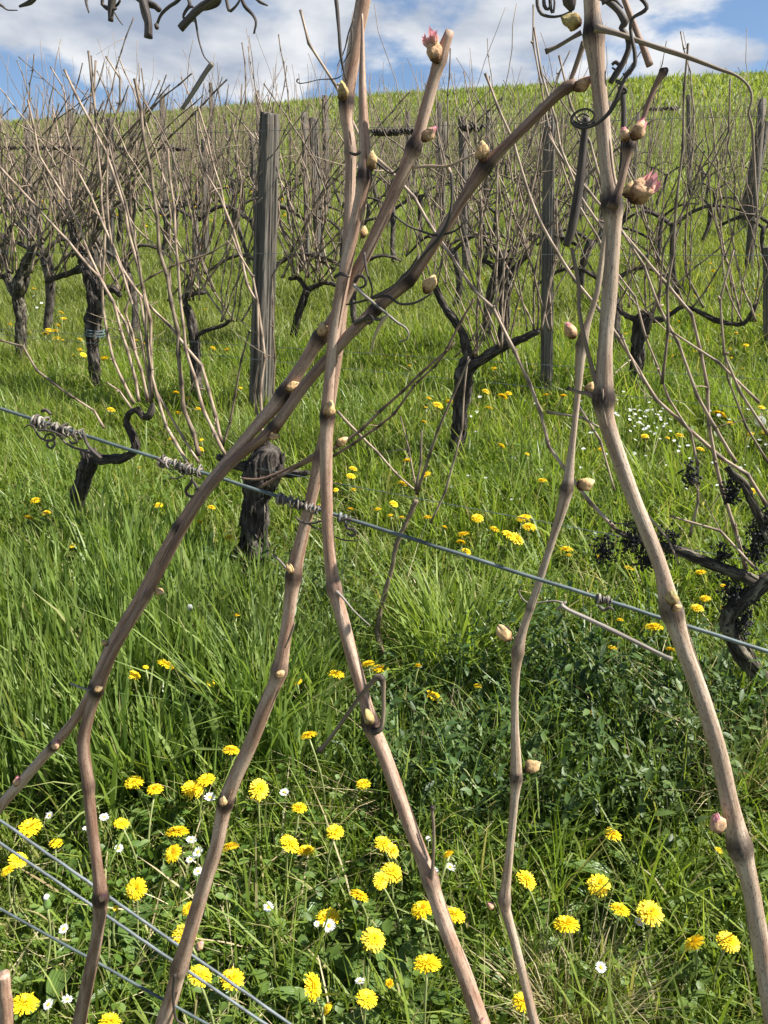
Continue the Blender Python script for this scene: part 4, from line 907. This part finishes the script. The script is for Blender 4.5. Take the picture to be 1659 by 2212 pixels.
# tall broad grass on the left and other tufts
def scatter(P, dens):
    X, Y = [], []
    for px, py, r in P:
        m = int(dens*math.pi*r*r); a = RNG.uniform(0, 6.28, m); q = r*np.sqrt(RNG.random(m))*RNG.uniform(.8, 1.15, m)
        X.append(px+q*np.cos(a)); Y.append(py+q*np.sin(a))
    return np.concatenate(X), np.concatenate(Y)
x, y = scatter(TALLP, 4600); n = len(x); L = np.clip(RNG.normal(.21, .055, n), .08, .36); x, y, L = clear(x, y, L); n = len(x)
blades('tall_grass', x, y, L, RNG.uniform(.007, .017, n), np.abs(RNG.normal(.02, .20, n)), 'tall_grass_blade', 'tall broad-bladed grass on the left side', curl=RNG.uniform(0, .34, n)**1.3)
x, y = wedge(30000, 1.7, 4.5); d = field(x, y, 3.1, 9); k_ = d > .25; x, y = x[k_], y[k_]; L = np.clip(RNG.normal(.20, .05, len(x)), .08, .34); x, y, L = clear(x, y, L); n = len(x)
blades('tall_grass', x, y, L, RNG.uniform(.003, .007, n), np.abs(RNG.normal(.05, .3, n)), 'tall_grass_blade', 'scattered taller grass clumps among the vines')
def tuft(u, v, m, L0, spread, mat, label, W=(.003, .006), az0=None, r=.05, name='grass_tuft', cat='grass tuft', grp='grass tufts'):
    px, py = near(u, v); a = RNG.uniform(0, 6.28, m) if az0 is None else RNG.normal(az0, .9, m); q = r*np.sqrt(RNG.random(m))
    _x, _y, q, a = clear(px+q*np.cos(a), py+q*np.sin(a), q*0+L0, q, a)[:2]+clear(px+q*np.cos(a), py+q*np.sin(a), q*0+L0, q, a)[3:]; m = len(q)
    z = ground(px+q*np.cos(a), py+q*np.sin(a))
    o = blades(name, px+q*np.cos(a), py+q*np.sin(a), np.clip(RNG.normal(L0, L0*.22, m), .05, .6), RNG.uniform(*W, m), np.clip(RNG.normal(spread, spread*.55, m), 0, 1.3), mat, label, az=a+RNG.normal(0, 1.0, m), curl=RNG.uniform(.05, .45, m), kind=None, cat=cat)
    o['group'] = grp; return o
tuft(985,1430,300,.30,.42,'bright_grass_blade','pale fan-shaped grass tuft behind the centre young vine',W=(.004,.010),r=.12)
tuft(1455,1085,280,.30,.5,'bright_grass_blade','splayed pale grass tuft behind the thickest cane',W=(.004,.010),r=.12)
tuft(640,1640,200,.28,.4,'tall_grass_blade','coarse dark green tuft left of the hooked dead side shoot',(.005,.010),r=.07)
tuft(560,1590,220,.36,.4,'tall_grass_blade','broad-bladed tuft between the two crossing left canes',(.005,.011),r=.07)
tuft(300,1700,190,.26,.4,'tall_grass_blade','broad-bladed tuft above the dandelions at the lower left',(.005,.011),r=.08)
tuft(1235,2195,420,.15,.5,'dry_straw','dead straw tuft at the bottom edge right of centre',(.0012,.0026),r=.075)
tuft(1590,1700,200,.24,.5,'dry_straw','dead straw tuft at the right edge beside the thickest cane',(.0012,.0028),r=.09)
tuft(70,1750,90,.12,.9,'dry_straw','flattened dry stalks under the left cane by the wires',(.002,.005),r=.06)
tuft(900,1770,60,.26,.7,'dry_straw','thin dry stalks in the dark weeds by the lower central cane',(.0012,.0022),r=.08)

# leafy ground cover: template leaves baked in place
def leaves(name, x, y, z, L, W, mat, label, up=.35, rnd=None, fold=.25):
    n = len(x)
    t = np.array([0, .3, .65, 1.0]); wp = np.array([.12, .5, .42, 0])
    az = RNG.uniform(0, 2*np.pi, n); el = np.clip(RNG.normal(up, .45, n), -.9, 1.45)
    a = np.stack([np.cos(az)*np.cos(el), np.sin(az)*np.cos(el), np.sin(el)], -1)
    s_ = np.stack([-np.sin(az), np.cos(az), RNG.normal(0, .35, n)], -1); s_ /= np.linalg.norm(s_, axis=1)[:, None]
    nn = np.cross(a, s_)
    O = np.stack([x, y, z], -1)
    cen = O[:, None, :]+(L[:, None]*t)[..., None]*a[:, None, :]-(L[:, None]*.22*t**2)[..., None]*np.abs(nn[:, None, :])*np.array((0, 0, 1))
    off = (W[:, None]*wp)[..., None]*s_[:, None, :]; lift_ = (W[:, None]*wp*fold)[..., None]*nn[:, None, :]
    V = np.empty((n, 10, 3))
    for i in range(3):
        V[:, i*3] = cen[:, i]-off[:, i]+lift_[:, i]; V[:, i*3+1] = cen[:, i]; V[:, i*3+2] = cen[:, i]+off[:, i]+lift_[:, i]
    V[:, 9] = cen[:, 3]
    b = np.arange(n)[:, None]*10
    F4 = np.concatenate([b+np.array(q) for q in ([0,1,4,3],[1,2,5,4],[3,4,7,6],[4,5,8,7])]); F3 = np.concatenate([b+np.array(q) for q in ([6,7,9],[7,8,9])])
    return mesh_np(name, V.reshape(-1, 3), F4, F3, {'rnd': np.repeat(RNG.random(n) if rnd is None else rnd, 10)}, mat, label)
# weeds: leafy stems up to 25 cm
sx, sy = scatter(WEEDP, 400); m = len(sx); H = np.clip(RNG.normal(.15, .07, m), .04, .34)
k_ = field(sx, sy, 13, 5) > -.42; sx, sy, H = sx[k_], sy[k_], (H*(1+.45*field(sx, sy, 9, 2)))[k_]; sx, sy, H = clear(sx, sy, H); m = len(sx)
sx = np.repeat(sx, 16); sy = np.repeat(sy, 16); hh = np.repeat(H, 16)*np.tile(np.linspace(.12, 1, 16), m); n = len(sx)
lx = RNG.normal(0, .10, m).repeat(16)*hh*2; ly = RNG.normal(0, .10, m).repeat(16)*hh*2
leaves('weeds', sx+lx+RNG.normal(0, .004, n), sy+ly+RNG.normal(0, .004, n), ground(sx, sy)+hh, RNG.uniform(.016, .050, n)*(1.15-.5*hh/.3), np.where(RNG.random(m) < .5, .55, 1.0).repeat(16)*RNG.uniform(.006, .016, n), 'weed_leaf', 'dense dark leafy weeds across the right middle ground', up=.6)
x, y = wedge(24000, .65, 2.6); d = inpatch(x, y, TALLP); k_ = (d > .7) & (field(x, y, 5, 3) > -.45); x, y = x[k_], y[k_]; n = len(x)
leaves('clover', x, y, ground(x, y)+RNG.uniform(.01, .075, n), RNG.uniform(.012, .030, n), RNG.uniform(.010, .020, n), 'clover_leaf', 'low clover and herb leaves between the grass', up=.15)
x, y = wedge(22000, 2.2, 5.2); k_ = field(x, y, 2.2, 8) > .1; x, y = x[k_], y[k_]; n = len(x)
leaves('clover', x, y, ground(x, y)+RNG.uniform(.01, .09, n), RNG.uniform(.02, .045, n), RNG.uniform(.012, .026, n), 'clover_leaf', 'herb leaves in the grass under the first row', up=.3)

x, y = scatter(WEEDP, 900); L = np.clip(RNG.normal(.19, .06, len(x)), .06, .36); x, y, L = clear(x, y, L); n = len(x)
blades('grass', x, y, L, RNG.uniform(.0025, .007, n), np.abs(RNG.normal(.05, .3, n)), 'tall_grass_blade', 'grass growing up through the dark weeds')
x, y = scatter(WEEDP, 130); n = len(x)
blades('dry_stalks', x, y, np.clip(RNG.normal(.20, .07, n), .06, .4), RNG.uniform(.0012, .003, n), np.abs(RNG.normal(.3, .4, n)), 'dry_straw', 'thin dead stalks among the dark weeds')
x, y = wedge(16000, .8, 6.0); k_ = field(x, y, 3.7, 6) > .0; x, y = x[k_], y[k_]; n = len(x)
blades('dry_thatch', x, y, np.clip(RNG.normal(.11, .05, n), .03, .3), RNG.uniform(.0015, .0045, n), np.clip(RNG.normal(1.15, .25, n), .3, 1.5), 'dry_straw', 'dead straw lying in the grass', curl=RNG.uniform(0, .2, n), z0=ground(x, y)+RNG.uniform(.01, .06, n))
# plantains: broad ribbed leaves
def plantain(u, v, label, nl=6, L=.15, az=None):
    px, py = near(u, v); mb = MB(); z = float(ground(px, py)); org = np.array((px, py, z-.005))
    for q in range(nl):
        a = (q*2*math.pi/nl+RNG.normal(0, .3)) if az is None else az+RNG.normal(0, .8); el = RNG.uniform(.55, 1.15); l = L*RNG.uniform(.7, 1.15); w = l*RNG.uniform(.20, .30)
        dr = np.array((math.cos(a), math.sin(a), 0)); sd = np.array((-math.sin(a), math.cos(a), 0)); V = []; B = []
        for i in range(9):
            t = i/8; e = el-1.1*t*RNG.uniform(.9, 1.1); ww = w*(.12+.88*math.sin(min(1, max(0, (t-.12)/.88))*math.pi)**.8 if t > .12 else .12)*.5
            p = org+dr*l*(math.cos(el)*t+.35*t*t)+np.array((0, 0, l*(math.sin(el)*t-.42*t*t)))
            for j in range(-3, 4): V.append(p+sd*ww*j/3+np.array((0, 0, ww*.35*abs(j)/3))); B.append((j/3, t, 0))
        F = [(i*7+j, i*7+j+1, i*7+j+8, i*7+j+7) for i in range(8) for j in range(6)]
        mb.raw(V, F, B)
    o = mb.build('plantain', 'plantain_leaf', origin=org); m = len(o.data.vertices)
    o.data.attributes.new('rnd', 'FLOAT', 'POINT').data.foreach_set('value', np.repeat(RNG.random(nl), 63).astype(np.float32))
    return tag(o, label, 'plantain', 'ribbed plantains in the grass')
for u, v, nl, L, lab in [(160,2080,6,.13,'ribbed plantain under the three wires at the lower left'),(225,2060,5,.14,'plantain whose leaf reaches behind the left cane at the lower wires'),(310,2110,5,.12,'plantain between the two left canes, below the middle wire'),(850,2170,7,.15,'large plantain left of the lower central cane at the bottom edge'),(700,2190,6,.13,'broad plantain at the bottom edge by the tilted closing dandelion'),(260,1830,4,.13,'grey-green plantain leaf above the wires, right of the left cane'),(855,2020,5,.12,'plantain in the shade left of the lower central cane'),(1290,1960,5,.13,'plantain under the tall dandelions at the lower right'),(1370,1930,6,.14,'dark plantain between the trio of dandelions at the lower right'),(1020,1870,6,.13,'dark plantain right of the short upright dead twig'),(560,2120,5,.12,'plantain right of the lower left cane near the wires'),(1410,2140,4,.09,'small plantain near the bottom edge below the pair of dandelions'),(400,1830,3,.13,'upright plantain leaf between the pair of dandelions and the daisies'),(640,2050,5,.11,'plantain among the daisies below the centre')]:
    plantain(u, v, lab, nl, L)

# ------------------------------------------------------------------ flowers
def head_mesh(seed, wilt=0.0):
    rg = np.random.default_rng(seed); mb = MB()
    for ring, (nr, L, el) in enumerate([(34, 1.0, .0), (30, .93, .14), (26, .80, .30), (22, .62, .52), (16, .42, .8), (10, .25, 1.1)]):
        for q in range(nr):
            a = q*2*math.pi/nr+rg.normal(0, .07)+ring*.3; e = el+rg.normal(0, .10)+wilt; l = L*rg.uniform(.88, 1.08)*.5; w = .052
            dr = np.array((math.cos(a)*math.cos(e), math.sin(a)*math.cos(e), math.sin(e))); sd = np.array((-math.sin(a), math.cos(a), 0))
            o = np.array((math.cos(a)*.05, math.sin(a)*.05, .02+ring*.022)); V = []
            for t, ww in ((0, .5), (.55, 1), (.97, .95), (1.0, .5)):
                p = o+dr*l*t+np.array((0, 0, -.10*t*t*L*(1-ring*.2))); V += [p-sd*w*ww*.62, p+sd*w*ww*.62]
            mb.raw(V, [(0, 1, 3, 2), (2, 3, 5, 4), (4, 5, 7, 6)])
    o = mb.build('flower_head', 'dandelion_yellow'); me = o.data; bpy.data.objects.remove(o); return me
def bract_mesh():
    mb = MB(); z = np.linspace(-.22, .06, 6); mb.tube(np.c_[0*z, 0*z, z], [.05, .10, .135, .14, .125, .13], 10)
    for q in range(9):
        a = q*.7; V = [np.array((math.cos(a+s_*.14)*r, math.sin(a+s_*.14)*r, zz)) for r, zz in ((.13, -.05), (.20, -.10), (.27, -.2)) for s_ in (-1, 1)]
        mb.raw(V, [(0, 1, 3, 2), (2, 3, 5, 4)])
    o = mb.build('bracts', 'dandelion_green'); me = o.data; bpy.data.objects.remove(o); return me
HEADS = [head_mesh(i) for i in range(4)]; SIDEH = head_mesh(9, .75); BR = bract_mesh()
def stem_obj(name, root, b, t, r, mat):
    s_ = np.linspace(0, 1, 7)[:, None]; bow = np.array((RNG.normal(0, .012), RNG.normal(0, .012), 0))
    mb = MB(); mb.tube(b+(t-b)*s_+bow*np.sin(s_*math.pi), r, 6); return mb.build(name, mat, root, origin=b)
def orient(o, n, spin):
    o.rotation_mode = 'QUATERNION'; q = Vector((0, 0, 1)).rotation_difference(Vector(n))
    from mathutils import Quaternion
    o.rotation_quaternion = q @ Quaternion((0, 0, 1), spin)
FLOWERS_HEADS = []
def dandelion(u, v, w, label, group, h=None, tilt=None, closed=False, parts=True):
    if h is None: h = FH.get((u, v), float(np.clip(RNG.normal(.13, .03), .07, .2)))
    p = hit(u, v, h); d = depth(p); size = w*.95*d/FPX
    b = np.array((p[0]+RNG.normal(0, .015), p[1]+RNG.normal(0, .015), 0)); b[2] = float(ground(b[0], b[1]))-.01
    root = empty('dandelion', b, label, 'dandelion', group)
    n = np.array((RNG.normal(.12, .27), RNG.normal(.06, .24), 1.0)) if tilt is None else np.array(tilt, float)
    n /= np.linalg.norm(n)
    hd = bpy.data.objects.new('flower_head', SIDEH if closed else HEADS[RNG.integers(4)]); C.objects.link(hd); hd.parent = root
    hd.location = Vector(p)-root.location; sz = size*(1.6 if closed else 1.04); hd.scale = (sz, sz*RNG.uniform(.9, 1.05), sz*(RNG.uniform(.62, .95) if not closed else 1.2)); orient(hd, n, RNG.uniform(0, 6.28))
    if parts:
        br = bpy.data.objects.new('bracts', BR); C.objects.link(br); br.parent = hd
        stem_obj('stem', root, b, p-n*size*.18, .0021 if w > 25 else .0024, 'dandelion_stem')
    FLOWERS_HEADS.append(root); return root
G = 'dandelions in the near grass'
for u, v, w, lab in NEARD:
    dandelion(u, v, w, lab, G, tilt=(.5, -.5, .5) if (u, v) in ((560,1706), (823,1902)) else (.0, -.75, .6) if (u, v) == (294,1920) else None)
t_ = dandelion(676, 2131, 52, 'old dandelion tilted on its side above a closing one at the bottom edge', G, tilt=(.75, -.25, .45))
dandelion(699, 2171, 24, 'closing dandelion hanging below the tilted one at the bottom edge', G, tilt=(.7, -.3, -.5), closed=True)
dandelion(840, 2127, 15, 'half-closed dandelion beside the tall stem at the bottom centre', G, closed=True)
for lab, L_ in MIDD:
    for u, v, w in L_: dandelion(u, v, w*1.08, lab, lab.replace('dandelion', 'dandelions', 1))
for i in range(104):
    if i < 60: u, v = RNG.uniform(0, 620), RNG.uniform(395, 490)
    elif i < 75: u, v = RNG.uniform(0, 1659), RNG.uniform(470, 700)
    else: u, v = RNG.uniform(1350, 1659), RNG.uniform(560, 800)
    dandelion(u, v, RNG.uniform(5, 9), 'tiny far yellow dandelion beneath the massed canes', 'tiny far dandelions', parts=False, h=RNG.uniform(.17, .24))

def daisy_mesh(seed):
    rg = np.random.default_rng(seed); mb = MB()
    for ring in range(2):
        for q in range(20):
            a = q*2*math.pi/20+rg.normal(0, .06)+ring*.15; e = .12+.12*ring+rg.normal(0, .12); l = .5*rg.uniform(.85, 1.05)*(1-.08*ring)
            dr = np.array((math.cos(a)*math.cos(e), math.sin(a)*math.cos(e), math.sin(e))); sd = np.array((-math.sin(a), math.cos(a), 0)); V = []
            for t, ww in ((.2, .5), (.7, 1), (1, .55)): V += [dr*l*t-sd*.04*ww, dr*l*t+sd*.04*ww]
            mb.raw(V, [(0, 1, 3, 2), (2, 3, 5, 4)])
    o = mb.build('petals', 'daisy_white'); me = o.data; bpy.data.objects.remove(o); return me
def disc_mesh():
    mb = MB(); z = np.array([.0, .05, .10, .125, .13]); mb.tube(np.c_[0*z, 0*z, z], [.17, .17, .13, .07, .02], 10)
    o = mb.build('disc', 'daisy_yellow'); me = o.data; bpy.data.objects.remove(o); return me
DA = [daisy_mesh(i) for i in range(3)]; DI = disc_mesh()
def daisy(u, v, w, label, group, h=None, parts=True, tilt=None):
    h = RNG.uniform(.09, .13) if h is None else h; p = hit(u, v, h); size = w*depth(p)/FPX
    b = np.array((p[0]+RNG.normal(0, .008), p[1]+RNG.normal(0, .008), 0)); b[2] = float(ground(b[0], b[1]))-.01
    root = empty('daisy', b, label, 'daisy', group)
    n = np.array((RNG.normal(0, .25), RNG.normal(-.35, .25), 1)) if tilt is None else np.array(tilt, float); n /= np.linalg.norm(n)
    hd = bpy.data.objects.new('petals', DA[RNG.integers(3)]); C.objects.link(hd); hd.parent = root; hd.location = Vector(p)-root.location; hd.scale = (size, size, size); orient(hd, n, RNG.uniform(0, 6))
    if parts:
        di = bpy.data.objects.new('disc', DI); C.objects.link(di); di.parent = hd
        stem_obj('stem', root, b, p, .0011, 'dandelion_stem')
for u, v, w, lab in [(453,1723,26,'white daisy under the big full-faced dandelion'),(107,1762,18,'small white daisy above the wide dandelion at the left edge'),(225,1766,21,'white daisy touching the right side of the left cane'),(257,1833,20,'white daisy above the wires between the left canes'),(183,1790,13,'small white daisy touching the left side of the left cane'),(413,1815,24,'topmost white daisy of four beside the lower left cane'),(428,1841,25,'brightest white daisy of four beside the lower left cane'),(412,1857,22,'half-hidden white daisy of four beside the lower left cane'),(428,1883,22,'lowest white daisy of four beside the lower left cane'),(138,2007,23,'white daisy beside the ribbed leaf under the wires'),(105,2170,24,'left white daisy next to the largest dandelion'),(145,2160,24,'right white daisy next to the largest dandelion'),(614,1712,22,'white daisy right of the bent dandelion below the centre'),(580,1960,24,'white daisy alone left of the dandelion with a daisy in front'),(711,2000,28,'white daisy in front of a dandelion'),(684,1996,14,'small white daisy left of the one in front of a dandelion'),(938,1885,24,'white daisy hidden behind the foot of the short upright twig'),(972,1874,26,'white daisy right of the short upright dead twig'),(925,1812,12,'tiny white daisy in the shade beside the short twig'),(778,2120,24,'closed white daisy at the bottom centre'),(1298,2090,25,'white daisy right of the dead straw tuft'),(1380,1992,20,'closed white daisy under the flat wide dandelion')]:
    daisy(u, v, w, lab, 'white daisies in the near grass')
for i in range(46):
    u, v = RNG.normal(1392, 38), RNG.normal(915, 22); v += (u-1392)*.22
    daisy(u, v, RNG.uniform(6.5, 10), 'small white daisy in the patch right of the thickest cane', 'daisy patch right of the thickest cane', parts=False)
for u, v in [(1620,935),(1640,950),(1655,960),(1490,990),(1465,975),(1580,1005),(1600,1010),(1276,935),(1110,990),(1370,980),(1395,985),(1440,1005),(1540,1000),(1018,900),(1030,890),(90,655),(80,665),(73,640),(1200,985),(1255,1010)]+[(RNG.uniform(880, 1650), RNG.uniform(830, 1080)) for _ in range(34)]:
    daisy(u, v, RNG.uniform(7, 11), 'small white daisy scattered in the grass behind the thickest cane and far vines', 'scattered small daisies', parts=False)
# dandelion clocks
def clock(u, v, w, h, label, root_uv=None):
    p = hit(u, v, h); r = w*.5*depth(p)/FPX; b = np.array((p[0], p[1], float(ground(p[0], p[1]))-.01))
    root = empty('seed_head', b, label, 'seed head'); mb = MB()
    for q in range(90):
        d = RNG.normal(0, 1, 3); d /= np.linalg.norm(d); M = frame(d)
        mb.tube([p+d*r*.15, p+d*r*.8], .00025, 3)
        for j in range(6):
            a = j*1.05; e = M@np.array((math.cos(a), math.sin(a), .35)); mb.tube([p+d*r*.8, p+d*r*.8+e*r*.32], .0003, 3)
    z = np.linspace(-1, 1, 5); mb.tube(p+np.c_[0*z, 0*z, z*r*.2], r*.2*np.sqrt(1.05-z*z), 6)
    mb.build('fluff', 'seed_fluff', root, origin=p); stem_obj('stem', root, b, p-np.array((0, 0, r*.2)), .0018, 'dandelion_stem')
clock(1642, 910, 24, .2, 'white round dandelion clock at the right edge')
clock(410, 1312, 14, .22, 'small pale dandelion clock on a thin stalk in the weeds')
b0 = hit(72, 2190); p0 = hit(103, 1962, .20); k_ = depth(p0)/FPX
root = empty('closed_dandelion', b0, 'closed dandelion bud with white tip on a tall leaning stalk at the lower left', 'dandelion')
stem_obj('stem', root, b0, p0, .0022, 'dandelion_stem')
mb = MB(); z = np.linspace(0, 1, 7); mb.tube(p0+np.c_[0*z, 0*z, z*26*k_], k_*np.array([4, 8, 9, 8, 6.5, 6, 4]), 10, knobbly(.06)); mb.build('bud', 'dandelion_green', root, origin=p0)
mb = MB(); z = np.linspace(0, 1, 4); mb.tube(p0+np.c_[0*z, 0*z, (25+z*10)*k_], k_*np.array([5, 6.5, 6, 3]), 9, knobbly(.15)); mb.build('tip', 'seed_fluff', root, origin=p0)
# cut stub at the bottom left corner
P, r = lift([(14,2330,34),(14,2200,32),(10,2130,30),(8,2104,28)], ROW0+.02, step=.004); mb = MB(); mb.tube(P, r, 14, knobbly(.04)); tag(mb.build('cane_stub', 'cane_bark', origin=P[0]), 'cut cane stub poking up at the bottom left corner', 'vine cane')

# ------------------------------------------------------------------ camera, sun, sky
cam = bpy.data.cameras.new('Camera'); co = bpy.data.objects.new('Camera', cam); C.objects.link(co)
co.location = (0, 0, 0); co.rotation_euler = (R(90)-PITCH, 0, 0)
cam.sensor_fit = 'VERTICAL'; cam.sensor_height = 36; cam.lens = FPX/2212*36; cam.clip_start = .02; cam.clip_end = 2000
sc = bpy.context.scene; sc.camera = co
AZ, EL = R(99), R(48)     # azimuth clockwise from the view direction (+Y), elevation
sd = Vector((math.sin(AZ)*math.cos(EL), math.cos(AZ)*math.cos(EL), math.sin(EL)))
sun = bpy.data.lights.new('Sun', 'SUN'); sun.energy = 5.0; sun.angle = R(.53); sun.color = (1, .955, .88)
so = bpy.data.objects.new('Sun', sun); C.objects.link(so); so.rotation_euler = (-sd).to_track_quat('-Z', 'Y').to_euler(); so.location = sd*30
w = bpy.data.worlds.new('World'); sc.world = w; w.use_nodes = True; t = w.node_tree; t.nodes.clear()
def wn(typ, ins=None, **kw):
    nd = t.nodes.new(typ)
    for k_, v_ in kw.items(): setattr(nd, k_, v_)
    for k_, v_ in (ins or {}).items():
        if isinstance(v_, bpy.types.NodeSocket): t.links.new(v_, nd.inputs[k_])
        else: nd.inputs[k_].default_value = v_
    return nd
dirv = wn('ShaderNodeTexCoord').outputs['Generated']
sky = wn('ShaderNodeTexSky', sky_type='NISHITA'); sky.sun_disc = False; sky.sun_elevation = EL; sky.sun_rotation = AZ
sky.air_density = 1.0; sky.dust_density = .25; sky.ozone_density = 3.0; sky.altitude = 400
sb = wn('ShaderNodeBackground', {'Color': sky.outputs[0], 'Strength': .06})
sp_ = wn('ShaderNodeSeparateXYZ', {0: dirv})
def wm(op, a, b=0.0): return wn('ShaderNodeMath', {0: a, 1: b}, operation=op).outputs[0]
DX, DZ = sp_.outputs[0], sp_.outputs[2]
def blob(x0, z0, rx, rz, amp):
    q = wm('ADD', wm('POWER', wm('DIVIDE', wm('SUBTRACT', DX, x0), rx), 2.0), wm('POWER', wm('DIVIDE', wm('SUBTRACT', DZ, z0), rz), 2.0))
    return wm('MULTIPLY', wm('POWER', 2.718, wm('MULTIPLY', q, -1.0)), amp)
pv = wn('ShaderNodeCombineXYZ', {0: wm('MULTIPLY', DX, 2.2), 1: wm('MULTIPLY', sp_.outputs[1], 2.2), 2: wm('MULTIPLY', DZ, 4.6)}).outputs[0]
n1 = wn('ShaderNodeTexNoise', {'Vector': pv, 'Scale': 2.6, 'Detail': 10, 'Roughness': .55, 'Distortion': .15}).outputs[0]
bias = wm('ADD', wm('ADD', blob(-.36, .226, .17, .024, -.20), blob(.46, .30, .09, .06, -.22)), wm('ADD', wm('ADD', blob(-.1, .33, .5, .05, .10), blob(-.4, .285, .25, .035, .13)), blob(.38, .245, .10, .02, .12)))
bias = wm('ADD', bias, wm('ADD', blob(.1, .212, .25, .014, -.12), blob(0, .27, .2, .03, .06)))
bias = wm('ADD', bias, wm('MULTIPLY', wm('MAXIMUM', wm('SUBTRACT', DZ, .36), 0.0), -.9))
cov = wn('ShaderNodeMapRange', {0: wm('ADD', n1, bias), 1: .42, 2: .57}, interpolation_type='SMOOTHSTEP').outputs[0]
pv2 = wn('ShaderNodeMapping', {'Vector': pv, 'Location': (5.3, 2.1, .35), 'Scale': (1, 1, 1.15)}).outputs[0]
n2 = wn('ShaderNodeTexNoise', {'Vector': pv2, 'Scale': 3.0, 'Detail': 8, 'Roughness': .5, 'Distortion': .2}).outputs[0]
rp = wn('ShaderNodeValToRGB', {'Fac': n2}); e = rp.color_ramp.elements
e[0].position = .36; e[0].color = (.40, .47, .60, 1); e[1].position = .60; e[1].color = (.92, .94, .97, 1)
cb_ = wn('ShaderNodeBackground', {'Color': rp.outputs[0], 'Strength': .40})
mx = wn('ShaderNodeMixShader', {0: cov}); t.links.new(sb.outputs[0], mx.inputs[1]); t.links.new(cb_.outputs[0], mx.inputs[2])
wo = wn('ShaderNodeOutputWorld'); t.links.new(mx.outputs[0], wo.inputs[0])
vs = sc.view_settings; vs.view_transform = 'Standard'; vs.look = 'None'; vs.gamma = 1; vs.exposure = 1.28
sc.cycles.max_bounces = 8; sc.cycles.transmission_bounces = 4; sc.cycles.use_denoising = True
for o in C.objects:
    if '_c' in o: del o['_c']
